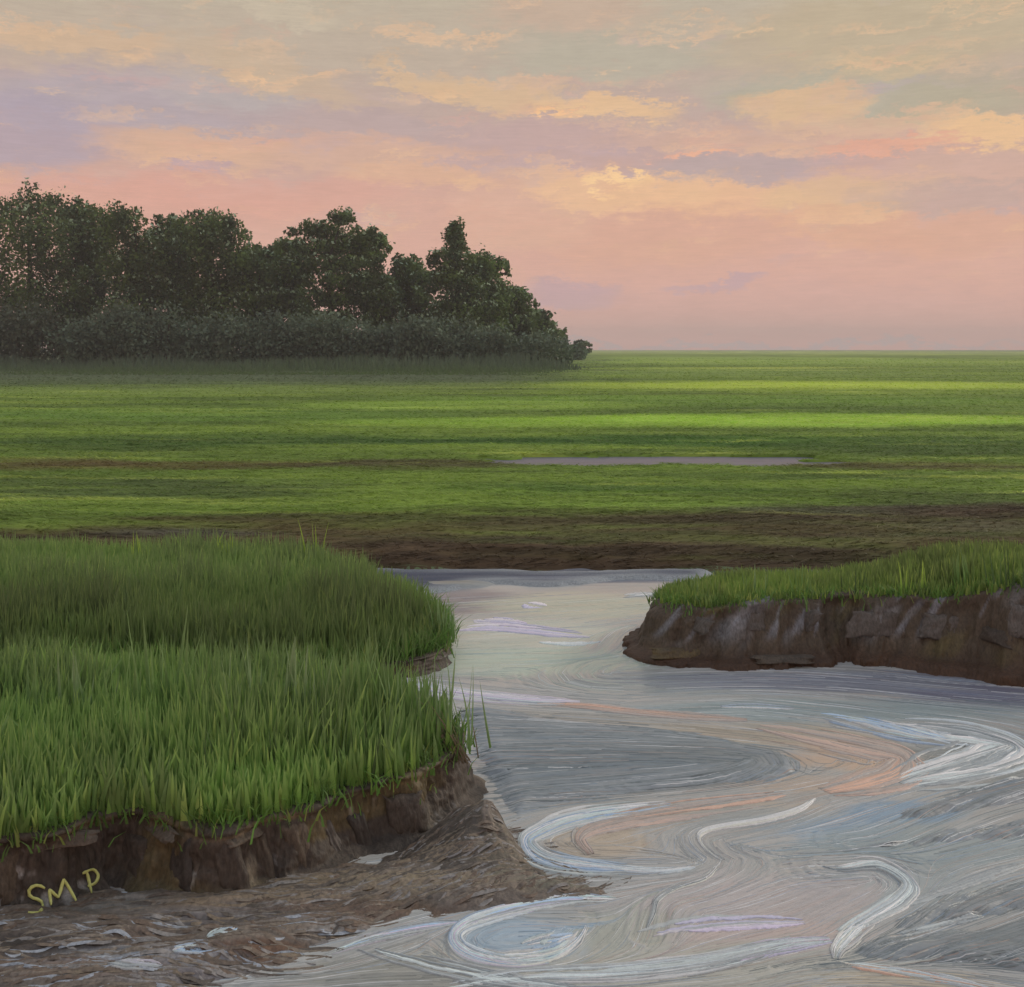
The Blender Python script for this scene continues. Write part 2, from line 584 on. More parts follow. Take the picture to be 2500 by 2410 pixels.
def mud_flat_or_added_sheet(polypx, base, lst, h, name='mud_flat_or_added_sheet', cell=0.011, edge=0.22, rough=0.35, mat=None):
    poly = smooth_curve(PL(polypx), 60, True)
    x0, y0 = poly.min(0) - 0.15
    x1, y1 = poly.max(0) + 0.15
    X, Y = np.meshgrid(np.arange(x0, x1, cell), np.arange(y0, y1, cell), indexing='ij')
    st = streak(X, Y)
    sd = sdist(X, Y, poly)
    Z = -0.014 + (h + 0.014) * sstep(-0.04, edge, sd + 0.05 * st + 0.03 * fbm(X * 8, Y * 14, 3)) + 0.008 * st * rough / 0.35 + 0.006 * fbm(X * 5, Y * 9, 8)
    FLATS.append((poly, h, edge, rough))
    C = blobs(X, Y, base, lst, st) * (1 + 0.12 * st[..., None])
    eb = sstep(0.42, 0.0, sd + 0.08 * st)[..., None] * 0.85
    C = C * (1 - eb) + A(140, 140, 140) * eb
    F = grid_faces(*X.shape)[:, ::-1]
    keep = (Z.ravel()[F] > -0.012).any(1)
    ob = mesh_obj(name, np.stack([X, Y, Z], -1).reshape(-1, 3), F[keep], mat or M_FLAT, C.reshape(-1, 3))
    tag(ob, kind='structure')
    return ob


mud_flat_or_added_sheet([(890, 1352), (1080, 1372), (1280, 1392), (1440, 1420), (1560, 1455), (1520, 1490), (1380, 1512), (1200, 1530),
          (1060, 1550), (985, 1572), (950, 1540), (900, 1450)], A(122, 126, 128),
         [(1200, 1470, 260, 30, A(108, 114, 118), 0.9), (1050, 1530, 100, 30, A(112, 116, 118), 0.8),
          (1000, 1380, 130, 20, A(114, 118, 120), 0.8), (1400, 1450, 150, 24, A(120, 120, 118), 0.7)], 0.03)
mud_flat_or_added_sheet([(2060, 1470), (1920, 1490), (1820, 1520), (1720, 1560), (1760, 1570), (1860, 1552), (1960, 1540), (2060, 1530)],
         A(88, 88, 88), [(1900, 1515, 120, 18, A(88, 84, 80), 0.9)], 0.03, edge=0.12)
mud_flat_or_added_sheet([(2060, 1560), (1900, 1578), (1760, 1600), (1650, 1616), (1700, 1624), (1850, 1612), (2060, 1592)],
         A(104, 110, 110), [(1750, 1606, 120, 12, A(88, 90, 88), 0.9)], 0.022, edge=0.1)
mud_flat_or_added_sheet([(2080, 1680), (1940, 1690), (1830, 1720), (1730, 1752), (1690, 1775), (1800, 1770), (2080, 1730)],
         A(98, 98, 94), [(1900, 1722, 120, 16, A(98, 96, 90), 0.9)], 0.025, edge=0.1)
mud_flat_or_added_sheet([(2080, 1740), (1900, 1762), (1760, 1780), (1650, 1800), (1625, 1825), (1700, 1845), (1850, 1850), (2080, 1870)],
         A(100, 102, 100), [(1760, 1815, 140, 22, A(88, 92, 92), 0.9), (1930, 1850, 90, 20, A(118, 114, 106), 0.8)], 0.03,
         edge=0.14)


_bv = {}


def surf_of(ob):
    def f(xy):
        if ob.name not in _bv:
            me = ob.data
            _bv[ob.name] = BVHTree.FromPolygons([tuple(v.co) for v in me.vertices], [tuple(p.vertices) for p in me.polygons])
        out = np.zeros(len(xy))
        for i, (a, b) in enumerate(xy):
            h = _bv[ob.name].ray_cast(Vector((a, b, 1.0)), Vector((0, 0, -1)))
            out[i] = max(0.0, h[0].z) if h[0] is not None else 0.0
        return out
    return f


# brown shore in front of the left bank
def shore():
    poly = smooth_curve(PL([(-260, 1735), (0, 1732), (100, 1715), (250, 1690), (500, 1676), (700, 1640), (860, 1570), (950, 1570), (1040, 1650),
                            (1140, 1690), (1150, 1712), (1000, 1740), (800, 1762), (660, 1800), (560, 1850), (420, 1900),
                            (300, 1960), (-260, 1960)]), 90, True)
    x0, y0 = poly.min(0) - 0.1
    x1, y1 = poly.max(0) + 0.1
    X, Y = np.meshgrid(np.arange(x0, x1, 0.013), np.arange(y0, y1, 0.013), indexing='ij')
    st = streak(X, Y)
    sd = sdist(X, Y, poly)
    n = fbm(X * 4 + 0.8 * Y, Y * 9 - X * 2, 31, 5)
    Z = -0.02 + 0.06 * sstep(-0.06, 0.22, sd + 0.10 * n) + 0.016 * st + 0.028 * n * sstep(-0.05, 0.2, sd)
    mx_, my_ = P(930, 1600)
    Z = Z + 0.13 * np.exp(-((X - mx_) / 0.22) ** 2 - ((Y - my_) / 0.30) ** 2) * sstep(0, 0.12, sd)
    lst = [(80, 1830, 200, 40, A(66, 56, 50), 0.9), (330, 1790, 200, 26, A(92, 76, 64), 0.85),
           (520, 1740, 260, 18, A(118, 100, 80), 0.8), (800, 1700, 260, 20, A(124, 108, 88), 0.85),
           (1050, 1690, 120, 20, A(104, 98, 84), 0.9), (860, 1615, 150, 60, A(72, 62, 53), 0.95), (980, 1650, 80, 40, A(92, 82, 68), 0.8), (560, 1770, 260, 30, A(112, 104, 102), 0.7), (220, 1870, 260, 26, A(110, 104, 106), 0.7),
           (700, 1750, 180, 14, A(92, 70, 54), 0.8), (480, 1830, 170, 20, A(90, 64, 46), 0.9),
           (300, 1840, 160, 16, A(130, 126, 126), 0.8), (560, 1790, 120, 14, A(110, 94, 78), 0.7),
           (150, 1875, 180, 20, A(104, 84, 68), 0.8), (640, 1790, 80, 14, A(120, 116, 112), 0.7),
           (230, 1740, 90, 20, A(112, 104, 96), 0.8), (430, 1800, 60, 22, A(112, 98, 86), 0.8)]
    C = blobs(X, Y, A(98, 86, 76), lst, st + n) * (1 + 0.28 * st + 0.25 * n)[..., None]
    F = grid_faces(*X.shape)[:, ::-1]
    keep = (Z.ravel()[F] > -0.012).any(1)
    return tag(mesh_obj('mud_shore', np.stack([X, Y, Z], -1).reshape(-1, 3), F[keep], M_MUD, C.reshape(-1, 3)), kind='structure')


shore_ob = shore()


def surf_z(x, y):
    st = streak(x, y)
    z = 0.005 * np.clip(y / 5.0, 1, 1.6) * st + 0.003 * fbm(x * 3, y * 6, 5, 3)
    for poly, h, edge, rough in FLATS:
        sd = sdist(x, y, poly)
        zz = -0.014 + (h + 0.014) * sstep(-0.04, edge, sd + 0.05 * st + 0.03 * fbm(x * 8, y * 14, 3)) + 0.008 * st * rough / 0.35 + 0.006 * fbm(x * 5, y * 9, 8)
        z = np.where(sd > -0.12, np.maximum(z, zz), z)
    return z


# fine bristle-like ridges of silt drawn out by the current, on water and flats, some tinted as painted sky reflections
def silt_glint_ridges(n, seed):
    rg = np.random.default_rng(seed)
    D = 1 / (1 / 4.0 + rg.random(n) * (1 / 11.5 - 1 / 4.0))
    x = rg.uniform(-0.50, 0.55, n) * D
    ok = np.ones(n, bool)
    for l in LOBES_S:
        ok &= sdist(x, D, l) < -0.15
    x, D = x[ok], D[ok]
    n = len(x)
    K = 16
    step = rg.uniform(0.012, 0.045, n) * (D / 5.5)
    sgn = np.where(rg.random(n) < 0.5, 1, -1)
    P2 = np.zeros((n, K, 2)); P2[:, 0, 0] = x; P2[:, 0, 1] = D
    for k in range(1, K):
        px_, py_ = P2[:, k - 1, 0], P2[:, k - 1, 1]
        vx = np.zeros(n); vy = np.zeros(n)
        for g in GUIDES:
            bd = np.full(n, 1e9); tx = np.zeros(n); ty = np.zeros(n)
            for a, b in zip(g[:-1], g[1:]):
                m2 = (px_ - (a[0] + b[0]) / 2) ** 2 + (py_ - (a[1] + b[1]) / 2) ** 2
                m = m2 < bd
                d = (b - a) / (np.linalg.norm(b - a) + 1e-9)
                if d[0] < 0: d = -d
                bd = np.where(m, m2, bd); tx = np.where(m, d[0], tx); ty = np.where(m, d[1], ty)
            w = 1 / (bd + 0.02) ** 2
            # keep each guide's own sense continuous with the way we travel
            if k > 1:
                dot = tx * (px_ - P2[:, k - 2, 0]) * sgn + ty * (py_ - P2[:, k - 2, 1]) * sgn
                f = np.where(dot < 0, -1.0, 1.0)
            else:
                f = 1.0
            vx += w * tx * f; vy += w * ty * f
        L = np.sqrt(vx * vx + vy * vy) + 1e-9
        P2[:, k, 0] = px_ + sgn * vx / L * step
        P2[:, k, 1] = py_ + sgn * vy / L * step
    T = np.gradient(P2, axis=1); T /= np.linalg.norm(T, axis=2)[..., None] + 1e-9
    Nn = np.stack([-T[..., 1], T[..., 0]], -1)
    w = (rg.uniform(0.002, 0.0065, n) * (D / 5.5))[:, None] * np.sin(np.pi * np.linspace(0.03, 0.97, K))[None, :] ** 0.6
    zc = surf_z(P2[..., 0].ravel(), P2[..., 1].ravel()).reshape(n, K)
    hh = rg.uniform(0.0008, 0.0022, n)[:, None]
    V = np.zeros((n, K, 3, 3))
    for q, (o, h) in enumerate(((-1, 0), (0, 1), (1, 0))):
        V[:, :, q, :2] = P2 + Nn * (w * o)[..., None]
        V[:, :, q, 2] = zc + (hh * 1.0 if h else -0.002)
    base = np.arange(n)[:, None, None] * K * 3
    f0 = grid_faces(K, 3)[None]
    F = (base + f0).reshape(-1, 4)
    wb = blobs(x, D, A(150, 148, 146), WATER_BLOBS, None)
    for poly, h, edge, rough in FLATS:
        m = (sdist(x, D, poly) > 0.0)[:, None]
        wb = np.where(m, A(116, 118, 118), wb)
    k_ = rg.random(n)[:, None]
    c = wb * rg.uniform(0.90, 1.11, n)[:, None] * np.array((1.10, 1.07, 1.01))
    for poly, h, edge, rough in FLATS:
        m = (sdist(x, D, poly) > 0.0)[:, None]
        c = np.where(m, A(118, 120, 118) * rg.uniform(0.88, 1.10, n)[:, None], c)
    c = np.where(k_ > 0.90, 0.4 * c + 0.6 * A(214, 212, 206), c)
    c = np.where(k_ < 0.05, 0.6 * c + 0.4 * A(192, 154, 134), c)
    c = np.where((k_ > 0.05) & (k_ < 0.10), 0.6 * c + 0.4 * A(138, 156, 178), c)
    ob = mesh_obj('silt_glint_ridges', V.reshape(-1, 3), F, M_FLAT, np.repeat(c, K * 3, 0))
    return tag(ob, 'fine silt ridges drawn out along the current over the water, some painted as sky glints', 'silt', kind='stuff')


silt_glint_ridges(10000, 77)
mud_flat_or_added_sheet([(800, 1118), (860, 1113), (930, 1115), (950, 1120), (900, 1127), (820, 1128)], A(98, 84, 54), [], 0.04, edge=0.15, cell=0.03)
mud_flat_or_added_sheet([(640, 1094), (900, 1091), (1100, 1095), (1340, 1090), (1350, 1112), (1200, 1110), (1060, 1124), (930, 1119), (850, 1134), (640, 1150)], A(62, 66, 80), [(1100, 1112, 160, 4, A(116, 116, 124), 0.6)], 0.035, edge=0.12, cell=0.03, mat=M_BANK)  # dark matte sheet added over far water to cut its sky reflection


def shore_ridges(n, seed):
    """smeared strokes of wet mud, brown and grey, on the shore"""
    rg = np.random.default_rng(seed)
    x = rg.uniform(-2.7, 0.5, n); y = rg.uniform(4.3, 5.9, n)
    sz = surf_of(shore_ob)
    z = sz(np.stack([x, y], 1))
    ok = z > 0.004
    x, y = x[ok], y[ok]
    n = len(x)
    K = 9
    a = 0.22 + 0.5 * vn(x * 1.5, y * 2.5, 5) + rg.normal(0, 0.18, n)
    L = rg.uniform(0.05, 0.30, n)
    cur = rg.normal(0, 0.8, n)
    t = np.linspace(0, 1, K)[None, :]
    an = a[:, None] + cur[:, None] * (t - 0.5)
    P2 = np.stack([x[:, None] + np.cumsum(np.cos(an), 1) * L[:, None] / K, y[:, None] + np.cumsum(np.sin(an), 1) * L[:, None] / K], -1)
    zc = sz(P2.reshape(-1, 2)).reshape(n, K)
    T = np.gradient(P2, axis=1); T /= np.linalg.norm(T, axis=2)[..., None] + 1e-9
    Nn = np.stack([-T[..., 1], T[..., 0]], -1)
    w = rg.uniform(0.006, 0.022, n)[:, None] * np.sin(np.pi * np.linspace(0.04, 0.96, K))[None, :] ** 0.6
    V = np.zeros((n, K, 3, 3))
    for q, (o, h) in enumerate(((-1, 0), (0, 1), (1, 0))):
        V[:, :, q, :2] = P2 + Nn * (w * o)[..., None]
        V[:, :, q, 2] = zc + (rg.uniform(0.001, 0.0035, n)[:, None] if h else -0.004)
    F = (np.arange(n)[:, None, None] * K * 3 + grid_faces(K, 3)[None]).reshape(-1, 4)
    pal = np.array([A(78, 60, 46), A(104, 84, 66), A(92, 66, 46), A(128, 112, 96), A(140, 134, 132), A(58, 50, 44), A(120, 100, 76)])
    g = vn(x * 2.2, y * 4, 9)
    i = np.clip((3.2 + 3 * g + rg.normal(0, 1.6, n)).astype(int), 0, 6)
    c = (0.45 * pal[i] + 0.55 * A(100, 88, 78)) * rg.uniform(0.9, 1.1, n)[:, None]
    lo = (y < 4.95) & (rg.random(n) < 0.12)
    c = np.where(lo[:, None], A(138, 138, 142), c)
    ob = mesh_obj('mud_ridges', V.reshape(-1, 3), F, M_MUD, np.repeat(c, K * 3, 0))
    return tag(ob, 'smeared ridges of brown and grey wet mud on the near left shore', 'mud', kind='stuff')


shore_ridges(2600, 99)


# ------------------------------------------------------------------ ground under the grass, out to the horizon
def marsh_blobs(X, Y):
    """species and wetness patches of the open marsh"""
    h1 = fbm(X * 0.012 + 3, Y * 0.05, 41, 4)
    h2 = fbm(X * 0.10, Y * 0.55, 47, 4)
    h3 = fbm(X * 0.5, Y * 3.2, 53, 3)
    j = 0.6 * h1 + 0.6 * h2 + 0.5 * h3
    near = sstep(60, 16, Y)
    base = A(98, 122, 52) * (1 - near)[..., None] + A(76, 104, 46) * near[..., None]
    lo = A(72, 96, 44); hi = A(138, 158, 62)
    f = np.clip(0.5 + 1.0 * (0.5 * h1 + 0.45 * h2 + 0.25 * h3), 0, 1)[..., None]
    c = lo * (1 - f) + hi * f
    c = 0.55 * base + 0.45 * c
    lst = [
        (1600, 674, 700, 5, A(130, 146, 80), 0.8), (1500, 690, 500, 8, A(120, 142, 66), 0.8),
        (1450, 712, 420, 8, A(104, 124, 62), 0.7), (1600, 736, 560, 9, A(146, 164, 64), 0.9),
        (1400, 762, 600, 10, A(96, 122, 50), 0.8), (900, 772, 300, 8, A(120, 146, 60), 0.8),
        (1500, 800, 560, 12, A(134, 164, 62), 0.9), (950, 806, 360, 10, A(122, 150, 58), 0.7),
        (1300, 838, 800, 14, A(66, 104, 40), 0.9), (400, 838, 500, 16, A(72, 102, 44), 0.8),
        (300, 745, 500, 8, A(110, 130, 62), 0.6), (300, 790, 500, 12, A(92, 120, 50), 0.6),
        (200, 704, 900, 20, A(78, 92, 66), 1.0), (500, 722, 640, 14, A(88, 106, 64), 0.8),
        (950, 684, 200, 12, A(80, 100, 66), 0.8), (1750, 845, 300, 20, A(82, 108, 48), 0.7),
        (60, 880, 280, 12, A(94, 80, 52), 0.85), (400, 882, 420, 8, A(96, 84, 50), 0.9),
        (800, 882, 240, 12, A(88, 84, 54), 0.85), (1750, 884, 330, 12, A(90, 82, 52), 0.8),
        (1500, 905, 500, 10, A(88, 112, 52), 0.8), (1100, 930, 500, 16, A(78, 110, 48), 0.7),
        (300, 930, 600, 30, A(80, 98, 54), 0.8), (1300, 958, 460, 8, A(114, 138, 58), 0.75),
        (1850, 950, 260, 30, A(84, 100, 52), 0.7),
        (1300, 1012, 1000, 26, A(72, 66, 46), 0.93), (500, 1025, 600, 24, A(84, 72, 48), 0.93),
        (1500, 1018, 340, 10, A(66, 46, 34), 0.9), (1000, 1062, 560, 20, A(72, 54, 38), 0.95),
        (350, 1022, 230, 8, A(62, 66, 66), 0.8), (900, 1030, 300, 6, A(88, 84, 50), 0.7),
        (1700, 990, 400, 10, A(84, 88, 68), 0.9), (1900, 1010, 200, 12, A(82, 84, 70), 0.8),
    ]
    c = blobs(X, Y, (0, 0, 0), [], None) + c
    out = c
    for (px, py, rx, ry, colr, s) in lst:
        z = 0.40 if py < 985 else 0.2
        cx, cy = P(px, py, z)
        sx = rx / FPX * cy
        y0 = P(px, py + ry, z)[1]; y1 = P(px, max(py - ry, HY + 2.5), z)[1]
        sy = np.where(Y < cy, cy - y0, y1 - cy)
        q = ((X - cx) / sx) ** 2 + ((Y - cy) / sy) ** 2 + j * 1.05
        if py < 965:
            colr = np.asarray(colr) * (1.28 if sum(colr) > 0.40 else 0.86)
        ff = (s * sstep(1.5, 0.3, q))[..., None]
        out = out * (1 - ff) + np.asarray(colr) * ff
    mudf = (sstep(15.8, 14.2, Y + 0.5 * h3 + 1.2 * h2 - 0.10 * X) * (0.62 + 0.34 * sstep(0.25, -0.2, h2 + 0.5 * h3)))[..., None]
    mh = fbm(X * 0.35, Y * 3.0, 61, 3)[..., None]
    mudc = A(80, 66, 50) * (1 + 0.35 * mh) * (0.75 + 0.25 * (mh > 0)) + A(66, 76, 36) * np.clip(h2 * 1.5, 0, 1)[..., None]
    out = out * (1 - mudf) + mudc * mudf
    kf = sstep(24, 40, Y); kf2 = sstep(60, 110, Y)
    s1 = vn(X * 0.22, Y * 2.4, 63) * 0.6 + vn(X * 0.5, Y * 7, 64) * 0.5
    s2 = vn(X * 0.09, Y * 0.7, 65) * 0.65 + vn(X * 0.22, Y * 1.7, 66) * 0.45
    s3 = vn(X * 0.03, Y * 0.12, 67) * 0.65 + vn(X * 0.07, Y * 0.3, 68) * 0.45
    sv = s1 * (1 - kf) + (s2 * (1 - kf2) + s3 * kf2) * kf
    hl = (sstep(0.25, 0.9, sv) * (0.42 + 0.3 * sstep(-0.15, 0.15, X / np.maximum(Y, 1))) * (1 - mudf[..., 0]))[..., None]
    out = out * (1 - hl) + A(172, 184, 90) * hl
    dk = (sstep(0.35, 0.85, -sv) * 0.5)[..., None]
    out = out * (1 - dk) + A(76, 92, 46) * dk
    ft = (sstep(50, 92, Y + 10 * h1) * sstep(0.07, -0.03, X / np.maximum(Y, 1)) * 0.9)[..., None]
    out = out * (1 - ft) + A(78, 90, 66) * ft
    return out * np.array((1.03, 0.91, 0.86)) * (1 + 0.18 * h3 + 0.22 * h2)[..., None]


def pool_mask(X, Y):
    cx, cy = P(1245, 877, 0.3)
    cy = 22.7
    q = ((X - cx) / 3.3) ** 2 + ((Y - cy) / 1.15) ** 2 + 1.25 * fbm(X * 0.8, Y * 2.5, 77, 4)
    return q


def H_far(X, Y):
    edge = 12.2 + 0.42 * fbm(X * 0.9, Y * 0.0, 91, 4) + 0.10 * np.clip(X, -4, 6) * 0.3
    z = -0.12 + 0.30 * sstep(-0.15, 1.6, Y - edge) + 0.14 * sstep(1.6, 3.6, Y - edge)
    z = z + 0.035 * fbm(X * 1.3, Y * 3.5, 95, 4) * sstep(0, 1, Y - edge) + 0.05 * fbm(X * 0.2, Y * 0.4, 99, 2) * sstep(14, 17, Y)
    z = z - 0.26 * sstep(1.45, 0.9, pool_mask(X, Y))
    return z


def H_near(X, Y):
    z = np.full(X.shape, -0.20)
    for k, l in enumerate(LOBES_S):
        sd = sdist(X, Y, l)
        top = (ZL, ZB, None)[k] if k < 2 else ztop_R(X, Y)
        top = top - 0.02 + 0.015 * fbm(X * 3, Y * 3, 12 + k)
        z = np.maximum(z, -0.2 + (top + 0.2) * sstep(0.02, 0.11, sd))
    return z


xs = np.arange(-9, 9.01, 0.06)
ys2 = np.arange(3.2, 12.9, 0.06)
X, Y = np.meshgrid(xs, ys2, indexing='ij')
Z = np.maximum(H_near(X, Y), H_far(X, Y))
nz_ = fbm(X * 3, Y * 4, 15)
C = A(62, 74, 36) * (1 + 0.4 * nz_[..., None])
tag(mesh_obj('creek_bed', np.stack([X, Y, Z], -1).reshape(-1, 3), grid_faces(*X.shape)[:, ::-1], M_MUD, C.reshape(-1, 3)), kind='structure')

yy = [12.75]
while yy[-1] < 2400:
    yy.append(yy[-1] + max(0.05, 0.05 * (yy[-1] / 16) ** 2) if yy[-1] < 700 else yy[-1] * 1.25)
yy = np.array(yy)
yy[-1] = 2500.0
tt = np.linspace(-1.3, 1.3, 520)
Y = np.repeat(yy[None, :], len(tt), 0)
X = tt[:, None] * Y
Z = H_far(X, Y)
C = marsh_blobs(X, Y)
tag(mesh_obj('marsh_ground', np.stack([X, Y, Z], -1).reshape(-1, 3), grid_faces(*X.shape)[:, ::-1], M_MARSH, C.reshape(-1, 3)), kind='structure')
# standing water in the far pool
X, Y = np.meshgrid(np.linspace(-1.5, 11, 240), np.linspace(20.6, 24.8, 60), indexing='ij')
C = A(82, 80, 94) * (1 + 0.25 * fbm(X * 1.0, Y * 9, 66)[..., None])
tag(mesh_obj('pool_water', np.stack([X, Y, 0.0 * X + 0.262 + 0.004 * fbm(X * 2, Y * 9, 4)], -1).reshape(-1, 3), grid_faces(*X.shape)[:, ::-1], M_FLAT, C.reshape(-1, 3)), kind='structure')


# ------------------------------------------------------------------ eroded banks
def bank(name, curve, ztop, n, prof_out, cfun, seed, closed=False, gouge=1.0, nv=46):
    """loft round the edge of a lobe: turf lip, undercut face, slumped foot"""
    c = smooth_curve(curve, n, closed)
    if closed:
        T = np.roll(c, -1, 0) - np.roll(c, 1, 0)
    else:
        T = np.gradient(c, axis=0)
    T /= np.linalg.norm(T, axis=1)[:, None] + 1e-9
    Nn = np.stack([T[:, 1], -T[:, 0]], 1)         # outward (curve runs with the lobe on its left)
    s = np.concatenate([[0], np.cumsum(np.linalg.norm(np.diff(c, axis=0), axis=1))])
    v = np.linspace(0, 1, nv)
    po = np.array(prof_out)                        # rows: v, outward offset, height fraction
    off = np.interp(v, po[:, 0], po[:, 1]); hf = np.interp(v, po[:, 0], po[:, 2])
    S, Vv = np.meshgrid(s, v, indexing='ij')
    zt = ztop(c[:, 0], c[:, 1]) if callable(ztop) else np.full(n, ztop)
    zt = zt + 0.035 * fbm(s * 2.2, s * 0, seed, 3)
    face = sstep(0.12, 0.3, Vv) * sstep(1.0, 0.75, Vv)
    slab = np.round(vn(S * 5.5 + 0.6 * Vv, S * 0 + 2, seed + 3) * 2.5) / 2.5
    g = 0.045 * slab + 0.035 * fbm(S * 11 + 1.5 * Vv, Vv * 1.6, seed + 5, 4) + 0.012 * fbm(S * 45, Vv * 9, seed + 7, 3)
    O = off[None, :] + gouge * g * face + 0.02 * fbm(S * 3, Vv * 3, seed + 9)
    Zz = hf[None, :] * (zt[:, None] + 0.05) - 0.05 + 0.012 * fbm(S * 14, Vv * 14, seed + 11, 3) * sstep(0.02, 0.2, Vv)
    X = c[:, 0][:, None] + Nn[:, 0][:, None] * O
    Y = c[:, 1][:, None] + Nn[:, 1][:, None] * O
    C = cfun(S, Vv, X, Y)
    Vt = np.stack([X, Y, Zz], -1).reshape(-1, 3)
    F = grid_faces(n, nv, closed)
    ob = mesh_obj(name, Vt, F, M_BANK, C.reshape(-1, 3))
    tag(ob, kind='structure')
    return ob, Vt, F


PROF = [(0, -0.13, 1.0), (0.10, -0.03, 1.0), (0.15, 0.01, 0.985), (0.19, 0.03, 0.93), (0.24, 0.0, 0.86), (0.5, 0.02, 0.52),
        (0.72, 0.06, 0.24), (0.85, 0.15, 0.10), (1.0, 0.40, -0.25)]
PROF_R = [(0, -0.13, 1.0), (0.10, -0.03, 1.0), (0.15, 0.0, 0.97), (0.35, 0.05, 0.74), (0.55, 0.10, 0.44), (0.66, 0.15, 0.24),
          (0.75, 0.26, 0.17), (0.85, 0.30, 0.05), (1.0, 0.42, -0.25)]



def c_left(S, V, X, Y):
    n1 = fbm(S * 7 + 1.2 * V, V * 1.2, 201, 4)
    n2 = fbm(S * 3, V * 10, 205, 3)
    n3 = fbm(S * 26, V * 5, 208, 3)
    c = np.tile(A(66, 56, 48), (S.size, 1)).reshape(*S.shape, 3)
    f = sstep(0.0, 0.5, n1)[..., None]
    c = c * (1 - f) + A(54, 46, 40) * f
    f = (sstep(0.25, 0.6, -n1) * 0.8)[..., None]
    c = c * (1 - f) + A(100, 88, 74) * f
    # grey silt drips, ochre stains, pale lip
    f = (sstep(0.35, 0.6, n3 * 0.7 + n2 * 0.5) * 0.8)[..., None]
    c = c * (1 - f) + A(122, 116, 112) * f
    f = (np.exp(-((V - 0.22) / 0.035) ** 2) * sstep(-0.3, 0.3, n2))[..., None]
    c = c * (1 - f) + A(124, 106, 82) * f
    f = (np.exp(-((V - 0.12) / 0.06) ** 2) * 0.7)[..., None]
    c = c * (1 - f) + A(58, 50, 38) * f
    f = (sstep(0.8, 1.0, V))[..., None]
    c = c * (1 - f) + A(98, 82, 66) * f
    f = (sstep(0.45, 0.7, vn(S * 2.1 + 4, V * 2.5, 230)) * 0.4)[..., None]
    c = c * (1 - f) + A(104, 88, 46) * f * 0.9
    return c * (1 + 0.3 * n3 + 0.2 * n2)[..., None]


def c_right(S, V, X, Y):
    n1 = fbm(S * 3 + 2.0 * V, V * 1.5, 301, 4)
    n2 = fbm(S * 2, V * 9, 305, 3)
    n3 = fbm(S * 14 + 6 * V, V * 3, 308, 3)
    c = np.tile(A(76, 64, 52), (S.size, 1)).reshape(*S.shape, 3)
    f = (sstep(0.05, 0.5, n1) * sstep(0.66, 0.5, V))[..., None]
    c = c * (1 - f) + A(108, 104, 104) * f
    f = (sstep(0.2, 0.55, n3) * sstep(0.6, 0.45, V) * 0.7)[..., None]
    c = c * (1 - f) + A(112, 112, 118) * f
    f = (sstep(0.2, 0.5, -n1) * 0.7)[..., None]
    c = c * (1 - f) + A(92, 82, 50) * f
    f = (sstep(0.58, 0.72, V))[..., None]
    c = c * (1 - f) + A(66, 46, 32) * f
    return c * (1 + 0.3 * n3 + 0.22 * n2)[..., None]


def ccw(poly):
    x, y = poly[:, 0], poly[:, 1]
    return poly if (np.sum(x * np.roll(y, -1) - np.roll(x, -1) * y) > 0) else poly[::-1]


# the lobes' outlines, lobe on the left hand side of the curve
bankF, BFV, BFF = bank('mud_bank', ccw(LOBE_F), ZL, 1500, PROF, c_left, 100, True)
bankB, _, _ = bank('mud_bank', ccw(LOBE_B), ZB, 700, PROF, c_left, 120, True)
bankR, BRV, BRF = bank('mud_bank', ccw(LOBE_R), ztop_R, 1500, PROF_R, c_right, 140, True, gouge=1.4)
bvhF = BVHTree.FromPolygons([tuple(v) for v in BFV.tolist()], BFF.tolist())
bvhR = BVHTree.FromPolygons([tuple(v) for v in BRV.tolist()], BRF.tolist())


def slab(px, py, w, h, th, tilt, c0, c1, seed, bv, parent, name='mud_slab'):
    """a slumped slice of peat leaning on the bank face"""
    hit, nrm, d = cast(px, py, [bv])
    if hit is None:
        return
    if nrm.dot(d) > 0:
        nrm = -nrm
    out = Vector((nrm.x, nrm.y, 0)).normalized()
    side = Vector((0, 0, 1)).cross(out).normalized()
    nu, nv = 14, 22
    V, C_ = [], []
    for i in range(nu):
        u = i / (nu - 1) * 2 - 1
        for j in range(nv):
            v = j / (nv - 1) * 2 - 1
            e = (1 - abs(u) ** 5) ** 0.5 * (1 - abs(v) ** 5) ** 0.5
            wob = float(fbm(np.array(u * 1.5 + seed), np.array(v * 0.8), seed, 3))
            gr = float(fbm(np.array(u * 7.0 + seed), np.array(v * 1.5), seed + 1, 3))
            dep = th * 0.55 * e * (1 + 0.5 * wob) + 0.010 * gr * e - 0.02
            uu = u * w / 2 * (1 + 0.12 * float(vn(np.array(v * 3.0), np.array(seed * 1.0), 3))) + tilt * v * h / 2
            vv = v * h / 2 * (1 + 0.12 * float(vn(np.array(u * 3.0), np.array(seed * 1.0), 4)))
            V.append(tuple(hit + side * uu + Vector((0, 0, 1)) * vv + out * (dep + 0.05 * (0.3 - v) * 0.5)))
            f = 0.5 + 0.5 * gr
            C_.append(c0 * (1 - f) + c1 * f)
    mesh_obj(name, V, grid_faces(nu, nv), M_BANK, np.array(C_), parent)


def cast(px, py, bv):
    d = Vector(((px - CX) / FPX, 1.0, (HY - py) / FPX)).normalized()
    best = None
    for b in bv:
        h = b.ray_cast(Vector((0, 0, CAMZ)), d)
        if h[0] is not None and (best is None or h[3] < best[3]):
            best = h
    return (best[0], best[1], d) if best else (None, None, d)


